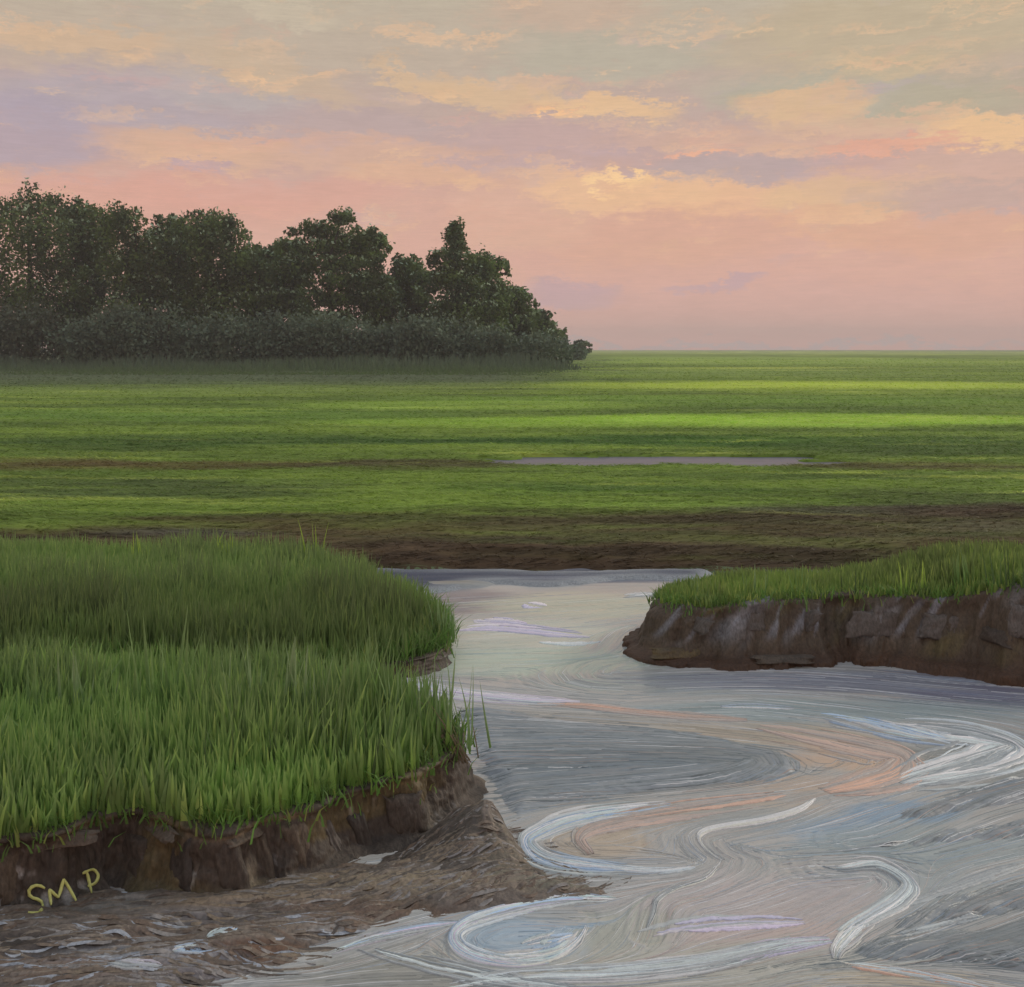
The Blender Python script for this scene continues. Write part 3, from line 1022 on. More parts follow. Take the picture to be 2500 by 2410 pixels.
DK, BR, GY, TN = A(54, 47, 42), A(72, 61, 52), A(94, 88, 84), A(88, 75, 62)
for k, (px, py, w, h, th, ti, a, b) in enumerate([
        (30, 1680, 0.16, 0.22, 0.03, 0.05, TN, BR), (250, 1640, 0.22, 0.20, 0.05, -0.1, DK, BR), (345, 1650, 0.16, 0.24, 0.05, -0.25, DK, DK),
        (440, 1660, 0.14, 0.25, 0.06, -0.3, DK, BR), (500, 1650, 0.10, 0.24, 0.04, -0.3, DK, TN), (575, 1625, 0.13, 0.26, 0.05, -0.2, BR, TN),
        (640, 1610, 0.07, 0.20, 0.05, -0.35, GY, BR), (695, 1600, 0.10, 0.22, 0.05, -0.25, DK, DK), (780, 1560, 0.2, 0.2, 0.05, -0.2, BR, DK),
        (120, 1610, 0.30, 0.05, 0.04, 0, TN, BR), (300, 1585, 0.34, 0.05, 0.04, 0, TN, BR), (470, 1600, 0.2, 0.04, 0.04, 0, TN, BR)]):
    slab(px, py, w, h, th, ti, a, b, 31 + k * 7, bvhF, bankF)
for k, (px, py, w, h, th, ti, a, b) in enumerate([
        (1330, 1195, 0.34, 0.12, 0.03, 0.5, GY, BR), (1440, 1190, 0.4, 0.16, 0.03, 0.6, BR, GY), (1545, 1190, 0.16, 0.2, 0.035, 0.5, GY, BR),
        (1680, 1195, 0.5, 0.2, 0.035, 0.5, GY, BR), (1800, 1200, 0.3, 0.2, 0.07, 0.4, BR, GY), (1900, 1215, 0.4, 0.12, 0.08, 0.1, DK, BR),
        (1950, 1190, 0.16, 0.26, 0.07, 0.1, GY, BR), (1300, 1250, 0.5, 0.08, 0.09, 0.1, A(96, 80, 48), BR), (1500, 1262, 0.5, 0.06, 0.08, 0.0, TN, DK)]):
    slab(px, py, w, h, th, ti, a, b, 231 + k * 7, bvhR, bankR)


# ------------------------------------------------------------------ grass blades (vectorised)
def blades(name, x, y, z, h, w, lean, laz, colr, tipc, mat=M_GRASS, seg=3, parent=None, face=None):
    n = len(x)
    ang = RNG.uniform(0, math.pi, n) if face is None else face
    k = np.arange(seg + 1) / seg
    wx, wy = np.cos(ang) * w / 2, np.sin(ang) * w / 2
    dx, dy = np.cos(laz) * lean, np.sin(laz) * lean
    V = np.zeros((n, seg + 1, 2, 3), np.float32)
    for i, t in enumerate(k):
        ww = (1 - t) ** 0.75 if t < 1 else 0.04
        ww = min(1.0, ww * 1.15)
        cx_ = x + dx * h * t ** 1.7
        cy_ = y + dy * h * t ** 1.7
        cz_ = z + h * t * (1 - 0.35 * np.clip(lean, 0, 1.6) * t)
        for s_, sg in ((0, -1), (1, 1)):
            V[:, i, s_, 0] = cx_ + sg * wx * ww
            V[:, i, s_, 1] = cy_ + sg * wy * ww
            V[:, i, s_, 2] = cz_
    base = (np.arange(n) * (seg + 1) * 2)[:, None]
    F = []
    for i in range(seg):
        F.append(base + np.array([[2 * i, 2 * i + 1, 2 * i + 3, 2 * i + 2]]))
    F = np.stack(F, 1).reshape(-1, 4)
    kk = k[None, :, None, None]
    Cc = colr[:, None, None, :] * (1 - kk) + tipc[:, None, None, :] * kk
    Cc = np.repeat(Cc, 2, 2)
    return mesh_obj(name, V.reshape(-1, 3), F, mat, Cc.reshape(-1, 3), parent)


def scatter(poly, n, margin=0.02, xlim=(-6, 8)):
    x0, y0 = poly.min(0); x1, y1 = poly.max(0)
    x0 = max(x0, xlim[0]); x1 = min(x1, xlim[1])
    X = RNG.uniform(x0, x1, n * 3); Y = RNG.uniform(y0, y1, n * 3)
    sd = sdist(X, Y, poly)
    m = (sd > margin + 0.03 * vn(X * 5, Y * 5, 3)) & (np.abs(X) < 0.62 * Y + 0.4)
    return X[m][:n], Y[m][:n], sd[m][:n]


def mixc(a, b, f):
    f = np.clip(f, 0, 1)[:, None]
    return np.asarray(a) * (1 - f) + np.asarray(b) * f


# left foreground stand
G1, G2, G3, G4 = A(126, 166, 72), A(102, 128, 68), A(172, 194, 100), A(150, 162, 118)


def stand(name, poly, n, h0, h1, w0, w1, seed, xlim=(-6, 8), ztopf=None, label=None, dark=None, tone=1.0, thin=None):
    x, y, sd = scatter(poly, n, 0.0, xlim)
    if thin is not None:
        m = RNG.random(len(x)) > thin(x, y) * sstep(0.9, 0.3, sd) - 0.0
        x, y, sd = x[m], y[m], sd[m]
    n = len(x)
    z = (ZL if ztopf is None else ztopf(x, y)) - 0.02
    f1 = fbm(x * 1.4, y * 1.8, seed, 3); f2 = fbm(x * 9, y * 5, seed + 1, 2)
    h = RNG.uniform(h0, h1, n) * (1 + 0.30 * f1 + 0.25 * f2) * (0.55 + 0.45 * sstep(0, 0.5, sd))
    w = RNG.uniform(w0, w1, n)
    lean = np.abs(RNG.normal(0.0, 0.16, n)) + 0.02
    laz = RNG.uniform(0, 2 * math.pi, n)
    r = RNG.random(n)
    c = mixc(G1, G2, 0.5 + 0.9 * f1 + 0.5 * f2)
    c = np.where((r > 0.84)[:, None], mixc(G3, G1, 0.4 + f2), c)
    tip = c * 1.05 * 0.6 + G4 * 0.4
    if dark is not None:
        d = dark(x, y)[:, None]
        c = c * (1 - 0.6 * d) + A(50, 56, 34) * 0.6 * d
        tip = tip * (1 - 0.5 * d) + A(62, 66, 40) * 0.5 * d
    fc = RNG.normal(0, 0.3, n)
    ob = blades(name, x, y, z, h, w, lean, laz, c * tone, tip * tone, face=fc)
    return tag(ob, label, 'grass', kind='stuff')


stand('tall_grass', LOBES_S[0], 22000, 0.24, 0.46, 0.014, 0.040, 11, tone=np.array((0.86, 0.84, 0.82)), thin=lambda x, y: 1.0 * 0.95 * sstep(-1.45, -0.75, x) * sstep(5.5, 6.1, y),
      label='dense bright green marsh grass standing on the nearest left mud bank')
stand('tall_grass', LOBES_S[1], 26000, 0.28, 0.46, 0.012, 0.032, 21, ztopf=lambda x, y: np.full(x.shape, ZB), tone=np.array((0.88, 0.80, 0.84)), thin=lambda x, y: 0.55 * sstep(-1.4, -0.5, x),
      label='darker green grass on the low lobe behind the nearest left grass stand',
      dark=lambda x, y: 0.75 * sstep(10.8, 9.6, y))
stand('tall_grass', LOBES_S[2], 13000, 0.10, 0.20, 0.010, 0.026, 31, ztopf=ztop_R,
      label='yellow green grass topping the mud bank on the right of the creek', tone=np.array((0.84, 0.73, 0.66)))

tipl = np.vstack([PL([(560, 1500), (650, 1490), (740, 1475), (850, 1425), (870, 1398), (820, 1380), (720, 1362), (560, 1350)], ZL)])
stand('tall_grass', tipl, 900, 0.40, 0.66, 0.012, 0.030, 41, tone=0.78,
      label='sparse taller upright grass near the tip of the nearest left bank')

# short turf fringe at the lip of the banks
def fringe(poly, n, ztopf, hmin, hmax, seed, label):
    c = smooth_curve(ccw(poly), 1200, True)
    i = RNG.integers(0, 1200, n)
    T = np.roll(c, -1, 0) - c
    T /= np.linalg.norm(T, axis=1)[:, None]
    o = RNG.normal(-0.05, 0.06, n)
    x = c[i, 0] + T[i, 1] * o; y = c[i, 1] - T[i, 0] * o
    m = (np.abs(x) < 0.6 * y + 0.3)
    x, y, i, o = x[m], y[m], i[m], o[m]
    n = len(x)
    z = ztopf(x, y) - 0.01 - np.clip(o, 0, 1) * 0.8
    h = RNG.uniform(hmin, hmax, n)
    c0 = mixc(A(94, 128, 56), A(76, 96, 48), 0.5 + fbm(x * 8, y * 8, seed))
    r = RNG.random(n)[:, None]
    c0 = np.where(r > 0.9, A(118, 126, 64), c0)
    ob = blades('bank_turf', x, y, z, h, RNG.uniform(0.006, 0.016, n), RNG.uniform(0.1, 0.9, n), RNG.uniform(0, 6.28, n), c0, c0 * 1.15, seg=2)
    return tag(ob, label, 'grass', kind='stuff')


fringe(LOBE_F, 9000, lambda x, y: np.full(x.shape, ZL), 0.04, 0.15, 51, 'short green turf along the lip of the near left bank')
fringe(LOBE_B, 9000, lambda x, y: np.full(x.shape, ZB), 0.10, 0.26, 55, 'dark green turf hanging over the lip of the middle left marsh')
fringe(LOBE_R, 6000, ztop_R, 0.04, 0.14, 57, 'short green turf along the lip of the right bank')

# open marsh: salt hay lying in swirls, colours follow the patches
def hay(n, d0, d1, name, label, hs, ws, lean_mu):
    u = RNG.random(n)
    D = 1.0 / (1 / d0 + u * (1 / d1 - 1 / d0))
    x = RNG.uniform(-0.56, 0.56, n) * D
    q = pool_mask(x, D)
    z = H_far(x, D)
    m = (q > 1.35) & (z > 0.02)
    x, D, z = x[m], D[m], z[m]
    n = len(x)
    sc_ = (D / d0) ** 0.7
    keep = RNG.random(n) < 0.55 + 0.45 * sstep(14.6, 15.6, D + 0.5 * vn(x * 0.8, D * 2, 8))
    x, D, z, sc_ = x[keep], D[keep], z[keep], sc_[keep]
    n = len(x)
    c = marsh_blobs(x, D)
    h = RNG.uniform(*hs, n) * sc_
    w = RNG.uniform(*ws, n) * sc_
    lean = np.abs(RNG.normal(lean_mu, 0.6, n))
    laz = np.where(RNG.random(n) < 0.5, 0, math.pi) + RNG.normal(0, 0.3, n) + 0.4 * vn(x * 0.4, D, 5)
    v = 1 + 0.18 * RNG.normal(0, 1, n)[:, None]
    ob = blades(name, x, D, z - 0.02, h, w, lean, laz, c * 1.25, c * v * 1.5, seg=2)
    return tag(ob, label, 'grass', kind='stuff')


hay(100000, 12.9, 40, 'salt_hay', 'green salt hay lying flat across the nearer open marsh', (0.05, 0.11), (0.012, 0.03), 2.8)
hay(60000, 40, 260, 'salt_hay', 'yellow green marsh grass spreading back to the horizon', (0.08, 0.16), (0.03, 0.07), 2.8)


# ------------------------------------------------------------------ trees beyond the marsh
def tube(pts, rad, sides=6):
    pts = np.asarray(pts, float)
    V, F = [], []
    for i, p in enumerate(pts):
        a = np.linspace(0, 2 * math.pi, sides, endpoint=False)
        V.append(np.stack([p[0] + rad[i] * np.cos(a), p[1] + rad[i] * np.sin(a), np.full(sides, p[2])], 1))
    for i in range(len(pts) - 1):
        for k in range(sides):
            F.append((i * sides + k, i * sides + (k + 1) % sides, (i + 1) * sides + (k + 1) % sides, (i + 1) * sides + k))
    return np.vstack(V), np.array(F)


def leaf_cloud(lobes, n, size, seed, c_dark, c_mid, c_pale, pale=0.1):
    rg = np.random.default_rng(seed)
    L = np.array(lobes)       # cx,cy,cz,rx,ry,rz
    wgt = L[:, 3] * L[:, 4] * L[:, 5]
    wgt = wgt ** 0.75
    k = rg.choice(len(L), n, p=wgt / wgt.sum())
    d = rg.normal(0, 1, (n, 3)); d /= np.linalg.norm(d, axis=1)[:, None]
    r = rg.random(n) ** 0.45 * (1 + 0.30 * rg.random(n) ** 4)
    r = r * (1 + 0.22 * vn(d[:, 0] * 3 + k, d[:, 2] * 3 + d[:, 1] * 2, seed))
    c = L[k, :3] + d * r[:, None] * L[k, 3:]
    s = size * rg.uniform(0.5, 1.3, n)[:, None]
    a = rg.normal(0, 1, (n, 3)); a /= np.linalg.norm(a, axis=1)[:, None]
    b = rg.normal(0, 1, (n, 3)); b -= a * (a * b).sum(1)[:, None]; b /= np.linalg.norm(b, axis=1)[:, None]
    V = np.stack([c - a * s, c + b * s * 0.6, c + a * s, c - b * s * 0.55], 1).reshape(-1, 3)
    F = np.arange(n * 4).reshape(-1, 4)
    t = rg.random(n)
    nn = vn(c[:, 0] * 0.6, c[:, 2] * 0.6 + c[:, 1], seed + 4)
    cc = mixc(c_dark, c_mid, 0.4 + 0.8 * nn)
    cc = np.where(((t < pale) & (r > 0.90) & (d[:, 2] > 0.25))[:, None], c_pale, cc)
    return V, F, np.repeat(cc, 4, 0)


def tree(px, topy, wpx, D, label, seed, shape='round', basey=None, group=None, pale=0.34, name='tree', tall=1.0):
    rg = np.random.default_rng(seed)
    cx = (px - CX) / FPX * D
    g = 0.30
    H = (CAMZ - g) + (HY - topy) / FPX * D
    Wd = wpx / FPX * D / 2
    root = empty(name, (cx, D, g))
    tag(root, label, 'tree', group)
    # trunk with limbs
    pts = [(rg.normal(0, 0.02) * H * t, rg.normal(0, 0.02) * H * t, H * 0.88 * t) for t in np.linspace(0, 1, 6)]
    V, F = tube(pts, [0.028 * H * (1 - 0.8 * t) for t in np.linspace(0, 1, 6)])
    Vs, Fs = [V], [F]
    lobes = []
    if shape == 'spire':
        for t in np.linspace(0.18, 0.96, 12):
            w_ = Wd * (1.02 - t) ** 0.8 * 0.95 * rg.uniform(0.75, 1.15) + 0.3
            lobes.append((rg.normal(0, 0.12) * Wd, rg.normal(0, 0.1) * Wd, H * t, w_, w_, H * 0.085))
    elif shape == 'tier':
        for t, k in ((0.93, 0.45), (0.80, 0.85), (0.80, 0.7), (0.66, 1.0), (0.55, 0.9), (0.44, 1.0), (0.32, 0.85)):
            lobes.append((rg.uniform(-0.35, 0.35) * Wd, rg.normal(0, 0.2) * Wd, H * t * rg.uniform(0.96, 1.03), Wd * k * 0.8, Wd * k * 0.7, H * 0.065))
    else:
        m = 12
        for i in range(m):
            t = 0.14 + 0.78 * (i + 0.5) / m
            w_ = Wd * rg.uniform(0.38, 0.62) * (1.1 - 0.5 * max(0, t - 0.5))
            sx = rg.uniform(-1, 1) * (Wd - w_) * (1 if t < 0.8 else 0.6)
            lobes.append((sx, rg.uniform(-0.5, 0.5) * Wd, H * t, w_, w_, H * rg.uniform(0.09, 0.15)))
        lobes.append((rg.uniform(-0.2, 0.2) * Wd, 0, H * 0.91, Wd * 0.4, Wd * 0.4, H * 0.08))
    ke = 16 if Wd > 2 else 3
    for i in range(ke):
        a_ = rg.uniform(-0.35, math.pi + 0.35)
        kx = 1.0 if shape != 'spire' else 0.75 * (1.15 - max(0.0, math.sin(a_)))
        lobes.append((math.cos(a_) * Wd * kx * rg.uniform(0.8, 1.02), rg.uniform(-0.4, 0.4) * Wd,
                      H * (0.56 + 0.42 * math.sin(a_) * rg.uniform(0.86, 1.04)), Wd * rg.uniform(0.09, 0.2), Wd * 0.15, H * rg.uniform(0.03, 0.075)))
    tv = rg.uniform(0.85, 1.3)
    for (lx, ly, lz, *_r) in lobes[:6]:
        z0 = max(0.15 * H, lz - 0.2 * H)
        p = [(0, 0, z0), (lx * 0.5, ly * 0.5, (z0 + lz) / 2), (lx * 0.9, ly * 0.9, lz)]
        V2, F2 = tube(p, [0.012 * H, 0.008 * H, 0.003 * H], 5)
        Fs.append(F2 + sum(len(v) for v in Vs)); Vs.append(V2)
    V = np.vstack(Vs)
    mesh_obj('trunk', V, np.vstack(Fs), M_BARK, np.tile(A(52, 46, 40), (len(V), 1)), root)
    n = int(2000 + 15000 * min(1.0, Wd * H / 110))
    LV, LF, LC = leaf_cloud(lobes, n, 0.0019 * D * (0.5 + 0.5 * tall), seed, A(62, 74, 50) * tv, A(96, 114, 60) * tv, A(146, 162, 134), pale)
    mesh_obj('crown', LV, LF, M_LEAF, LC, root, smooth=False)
    return root


G_T = 'trees of the dark wood across the marsh'
TREES = [
    (-150, 350, 240, 150, 'round', 'tall dark green tree cut off by the left edge of the view'),
    (55, 362, 210, 150, 'round', 'tallest broad dark green tree at the far left of the wood'),
    (150, 380, 120, 158, 'round', 'dark green tree with ragged top just right of the tallest left tree'),
    (250, 392, 150, 146, 'round', 'dark tree with twin tops left of the middle of the wood'),
    (330, 412, 110, 160, 'tier', 'thin topped tree between the twin topped tree and the pale fringed one'),
    (405, 402, 150, 150, 'round', 'loose crowned tree with pale grey green fringe left of the dip in the wood'),
    (495, 466, 130, 156, 'round', 'lower dark tree filling the dip in the middle of the wood'),
    (560, 455, 90, 160, 'round', 'low round tree at the left foot of the layered tree'),
    (632, 402, 170, 148, 'tier', 'broad dark green tree with layered flat branches in the wood'),
    (715, 440, 80, 154, 'tier', 'narrow tree just right of the layered branch tree'),
    (775, 488, 110, 158, 'round', 'low dark tree between the layered tree and the pointed tree'),
    (868, 424, 130, 150, 'spire', 'pointed dark evergreen standing highest near the right end of the wood'),
    (935, 482, 90, 156, 'round', 'dark tree at the right shoulder of the pointed evergreen'),
    (975, 545, 90, 160, 'round', 'small bushy tree where the wood slopes down on the right'),
    (1022, 588, 76, 185, 'round', 'small dark tree low on the sloping right end of the wood'),
    (1076, 626, 26, 240, 'spire', 'tiny upright dark tree standing nearly alone at the right tip'),
    (1112, 648, 30, 300, 'round', 'lowest tiny bush of a tree at the very tip of the wood'),
]
for i, (px, ty, w_, D, shp, lab) in enumerate(TREES):
    tree(px, ty + 4, w_ * 1.3, D, lab, 500 + i, shp, group=G_T, tall=(0.45 if w_ < 40 else 1.0))

# undergrowth in front of the wood
def shrub(px, topy, wpx, D, seed, label, cd, cm, hk=1.0):
    rg = np.random.default_rng(seed)
    cx = (px - CX) / FPX * D
    H = (CAMZ - 0.3) + (HY - topy) / FPX * D
    Wd = wpx / FPX * D / 2
    root = empty('shrub', (cx, D, 0.3))
    tag(root, label, 'shrub', 'grey green thickets along the foot of the wood')
    lobes = []
    for i in range(13):
        sx = rg.uniform(-0.95, 0.95)
        hh = H * (1 - 0.35 * sx * sx) * rg.uniform(0.75, 1.0)
        lobes.append((sx * Wd, rg.uniform(-1.5, 1.5), hh * 0.45, Wd * rg.uniform(0.2, 0.36), 1.8, hh * 0.52))
    LV, LF, LC = leaf_cloud(lobes, 14000, 0.0019 * D, seed, cd, cm, A(118, 128, 116), 0.03)
    mesh_obj('foliage', LV, LF, M_LEAF, LC, root, smooth=False)
    V, F = tube([(0, 0, 0), (0.1, 0, H * 0.3), (0.2, 0, H * 0.6)], [0.25, 0.18, 0.08])
    mesh_obj('stem', V, F, M_BARK, np.tile(A(60, 54, 48), (len(V), 1)), root)


def foot_grass():
    n = 16000
    y = RNG.uniform(96, 134, n)
    x = RNG.uniform(-0.53, 0.075, n) * y
    m = RNG.random(n) < sstep(0.08, 0.02, x / y)
    x, y = x[m], y[m]; n = len(x)
    g = sstep(96, 134, y)
    h = (0.25 + 2.1 * g ** 2) * RNG.uniform(0.3, 1.2, n) * (0.75 + 0.6 * fbm(x * 0.12, y * 0.1, 71, 4)) * sstep(0.09, 0.0, x / y)
    c = mixc(A(84, 100, 62), A(84, 94, 76), g) * RNG.uniform(0.85, 1.15, n)[:, None]
    ob = blades('reed_fringe', x, y, H_far(x, y) - 0.05, h, RNG.uniform(0.1, 0.25, n), np.abs(RNG.normal(0.2, 0.2, n)),
                RNG.uniform(0, 6.28, n), c, c * 1.1, seg=2, face=RNG.normal(0, 0.3, n))
    tag(ob, 'dull grey green reeds fading from the marsh into the foot of the wood', 'reeds', kind='stuff')


foot_grass()
SD, SM = A(88, 98, 80), A(102, 114, 92)
for i, (px, ty, w_, D, lab, a, b) in enumerate([
    (-80, 560, 260, 138, 'dark thicket under the trees at the left edge', A(80, 80, 66), A(92, 94, 74)),
    (120, 555, 260, 138, 'rounded grey green thicket under the tall left trees', A(84, 90, 72), A(96, 104, 82)),
    (320, 572, 260, 136, 'grey green thicket below the twin topped tree', SD, SM),
    (520, 585, 260, 137, 'grey green thicket below the dip in the wood', SD, SM),
    (690, 592, 230, 136, 'smooth grey green thicket below the layered branch tree', SD, SM),
    (850, 606, 230, 137, 'grey green thicket in front of the pointed evergreen', SD, SM),
    (975, 628, 130, 158, 'low thicket on the right slope of the wood', A(84, 98, 78), A(98, 112, 88)),
    (1052, 652, 70, 230, 'lowest strip of thicket running out at the right tip', A(86, 102, 78), A(98, 114, 90)),
]):
    shrub(px, ty - 6, w_ * 1.6, D, 800 + i, lab, a, b)


# ------------------------------------------------------------------ water highlights and sky reflections painted as streaks, plus brown silt strands
def zw(x, y):
    return 0.012


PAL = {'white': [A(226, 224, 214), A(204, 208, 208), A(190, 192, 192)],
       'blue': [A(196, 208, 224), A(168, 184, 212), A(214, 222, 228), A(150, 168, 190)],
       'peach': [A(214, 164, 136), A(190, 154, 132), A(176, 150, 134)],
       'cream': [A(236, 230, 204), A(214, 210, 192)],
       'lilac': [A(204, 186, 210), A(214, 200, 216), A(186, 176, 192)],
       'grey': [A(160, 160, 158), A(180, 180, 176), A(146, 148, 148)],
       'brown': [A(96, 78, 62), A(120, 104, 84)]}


def glint_silt(ptspx, wpx, pal, n, label, seed, hgt=0.007, swpx=7, wend=0.25, frag=0.75, z0=0.001, cat='glint_silt', surf=None, group=None):
    rg = np.random.default_rng(seed)
    c = smooth_curve(PL(ptspx), 90)
    T = np.gradient(c, axis=0); T /= np.linalg.norm(T, axis=1)[:, None] + 1e-9
    Nn = np.stack([-T[:, 1], T[:, 0]], 1)
    # width measured on the ground: broad across the view is narrow in depth, so scale by direction
    D = c[:, 1]
    wpx = wpx * 1.3; swpx = swpx * 0.92
    wx = wpx / FPX * D
    wy = wpx * D * D / (CAMZ * FPX)
    wloc = np.sqrt((Nn[:, 0] * wx) ** 2 + (Nn[:, 1] * wy) ** 2)
    Vs, Fs, Cs = [], [], []
    cnt = 0
    n = int(n * 2.0) if n > 3 else n
    swpx = swpx * 0.62
    cols = PAL[pal] if isinstance(pal, str) else sum([PAL[p] for p in pal], [])
    for k in range(n):
        o = np.clip(rg.normal(0, 0.5), -1.2, 1.2)
        a = rg.uniform(0, frag); b = min(1, a + rg.uniform(0.35, 1.0))
        if n <= 3: a, b = 0.0, 1.0
        i0, i1 = int(a * 89), int(b * 89)
        if i1 - i0 < 6: continue
        idx = np.arange(i0, i1 + 1)
        t = (idx - i0) / (i1 - i0)
        prof = np.clip(np.minimum(t / 0.15, (1 - t) / 0.3), 0, 1) ** 0.7
        env = wend + (1 - wend) * np.sin(np.pi * np.clip(idx / 89, 0.02, 0.98)) ** 0.5
        wob = 0.10 * vn(idx * 0.09, np.full(len(idx), k * 3.3), seed)
        ctr = c[idx] + Nn[idx] * ((o + wob) * wloc[idx] * 0.5 * env)[:, None]
        sw = swpx / wpx * wloc[idx] * rg.uniform(0.5, 1.4) * 0.5 * (0.1 + 0.9 * prof)
        hh = hgt * 0.45 * rg.uniform(0.4, 1.2) * prof
        lat = [-1.0, -0.6, -0.1, 0.35, 0.75, 1.0]
        hz = [0.0, 0.75, 1.0, 0.6, 0.8, 0.0]
        rough = 1 + 0.35 * vn(idx * 0.8, np.full(len(idx), k * 1.7), seed + 2)
        P3 = np.zeros((len(idx), 6, 3))
        for q in range(6):
            xy = ctr + Nn[idx] * (lat[q] * sw * rough)[:, None]
            P3[:, q, :2] = xy
            zb = z0 + rg.uniform(0, 0.003)
            P3[:, q, 2] = zb + hz[q] * hh - (0.012 if q in (0, 5) else 0)
        cc = cols[rg.integers(len(cols))] * rg.uniform(0.85, 1.1)
        bl = 0.1 if pal in ('cream', 'lilac') else np.clip((0.15 if pal == 'peach' else 0.0) + rg.random() * 0.55 + 0.45 * abs(o) - (0.4 if pal[0] in ('w', 'white') else 0.15), 0, 0.75)
        cc = cc * (1 - bl) + A(158, 154, 150) * bl
        Fs.append(grid_faces(len(idx), 6) + cnt)
        Vs.append(P3.reshape(-1, 3)); cnt += len(idx) * 6
        Cs.append(np.tile(cc, (len(idx) * 6, 1)))
    V = np.vstack(Vs)
    if True:
        zz = surf(V[:, :2]) if surf is not None else surf_z(V[:, 0], V[:, 1])
        V[:, 2] += zz
    ctr3 = V.mean(0)
    ob = mesh_obj('glint_silt_streak', V - ctr3, np.vstack(Fs), M_GLINT_SILT, np.vstack(Cs))
    ob.location = ctr3
    return tag(ob, label, cat, group or 'painted streaks of sky reflection on the creek')


glint_silt([(1690, 1385), (1780, 1392), (1870, 1405), (1945, 1430), (1905, 1455), (1820, 1478), (1725, 1500)], 62, ('white', 'grey'), 34,
     'broad painted white highlight bending at the far right turn of the creek', 1, 0.010, 9)
glint_silt([(1560, 1366), (1640, 1380), (1740, 1402), (1830, 1420)], 30, 'blue', 16, 'painted pale blue sky reflection inside the white right bend', 2, 0.008, 8)
glint_silt([(1380, 1352), (1450, 1352), (1520, 1356)], 7, 'blue', 3, 'short thin painted blue sky reflection on the far reach above the bend', 3, 0.005, 5)
glint_silt([(1010, 1345), (1120, 1352), (1240, 1364), (1330, 1372), (1430, 1378)], 15, 'peach', 12, 'thin painted orange pink sky reflection crossing the far reach', 4, 0.006, 6)
glint_silt([(1450, 1392), (1560, 1412), (1660, 1432), (1728, 1452), (1715, 1480), (1650, 1500), (1580, 1515)], 46, 'peach', 20,
     'broad painted peach sky reflection curving inside the right bend', 5, 0.006, 11)
glint_silt([(640, 1298), (760, 1306), (870, 1325), (1000, 1338), (1110, 1344)], 16, ('lilac', 'white'), 14,
     'pale lilac painted highlight line behind the tip of the near left grass', 6, 0.007, 6)
glint_silt([(1290, 1538), (1180, 1552), (1090, 1570), (1030, 1595), (1010, 1615), (1040, 1642), (1110, 1658), (1200, 1664)], 34,
     ('blue', 'blue', 'white'), 34, 'bright pale blue painted reflection hook curling round off the tip of the left bank', 7, 0.010, 8)
glint_silt([(1060, 1640), (1150, 1660), (1260, 1668), (1330, 1660)], 10, 'white', 8, 'low white painted highlight line trailing right from the blue hook', 8, 0.006, 5)
glint_silt([(1520, 1520), (1380, 1542), (1250, 1560), (1150, 1580), (1110, 1605), (1130, 1635)], 30, 'peach', 14,
     'painted peach sky reflection lying inside the pale blue hook', 9, 0.005, 9)
glint_silt([(1562, 1528), (1530, 1550), (1470, 1568), (1400, 1580), (1350, 1592), (1338, 1608), (1356, 1630), (1380, 1648)], 8, 'cream', 7,
     'bright cream painted highlight squiggle in the middle of the creek', 10, 0.010, 5, frag=0.2)
glint_silt([(1380, 1648), (1352, 1680), (1290, 1702), (1258, 1722), (1250, 1750), (1238, 1778)], 9, ('cream', 'grey'), 8,
     'fainter tail of the cream squiggle running toward the viewer', 11, 0.007, 4)
glint_silt([(1570, 1655), (1610, 1662), (1680, 1655), (1738, 1690), (1722, 1722), (1670, 1755), (1610, 1785)], 24, ('white', 'grey', 'white'), 22,
     'white painted highlight hook bending round on the near right', 12, 0.010, 7)
glint_silt([(1690, 1740), (1640, 1775), (1605, 1812), (1598, 1835)], 26, ('cream', 'white'), 14,
     'frayed white painted highlight spur below the near right hook', 13, 0.008, 5)
glint_silt([(1600, 1838), (1650, 1850), (1730, 1862), (1820, 1878), (1900, 1895)], 16, ('peach', 'cream', 'white'), 14,
     'cream and orange painted highlight edge in the bottom right corner', 14, 0.009, 6)
glint_silt([(1180, 1722), (1090, 1722), (990, 1738), (900, 1765), (870, 1795), (900, 1825), (980, 1842), (1050, 1838)], 24,
     ('white', 'blue', 'lilac', 'grey'), 34, 'swirl of white and lilac painted highlights off the brown shore', 15, 0.010, 7)
glint_silt([(1120, 1770), (1095, 1800), (1050, 1825), (970, 1835), (920, 1820)], 24, ('cream', 'blue', 'white'), 18,
     'cream and blue inner curl of the near left painted highlight swirl', 16, 0.010, 7)
glint_silt([(1000, 1812), (1050, 1805), (1100, 1790)], 22, 'blue', 8, 'small painted blue sky reflection inside the near highlight swirl', 17, 0.004, 9)
glint_silt([(620, 1828), (700, 1800), (800, 1778), (880, 1765)], 14, ('blue', 'lilac', 'grey'), 14,
     'thin blue white painted highlight strands left of the near swirl', 18, 0.007, 6)
glint_silt([(690, 1812), (830, 1850), (980, 1880), (1100, 1895)], 30, ('grey', 'grey', 'white'), 14,
     'grey painted highlight strands fanning below the near swirl', 19, 0.006, 7)
glint_silt([(820, 1895), (1000, 1870), (1200, 1862), (1380, 1838), (1520, 1800)], 36, ('grey', 'white', 'grey'), 18,
     'long pale grey painted highlights along the bottom of the view', 20, 0.006, 9)
glint_silt([(1280, 1845), (1400, 1832), (1500, 1812), (1590, 1800)], 30, ('white', 'grey', 'lilac'), 12,
     'pale painted highlight smear left of the frayed spur', 21, 0.006, 9)
glint_silt([(1690, 1800), (1800, 1770), (1880, 1752)], 10, 'grey', 5, 'faint grey line low across the near right mud flat', 22, 0.006, 6)
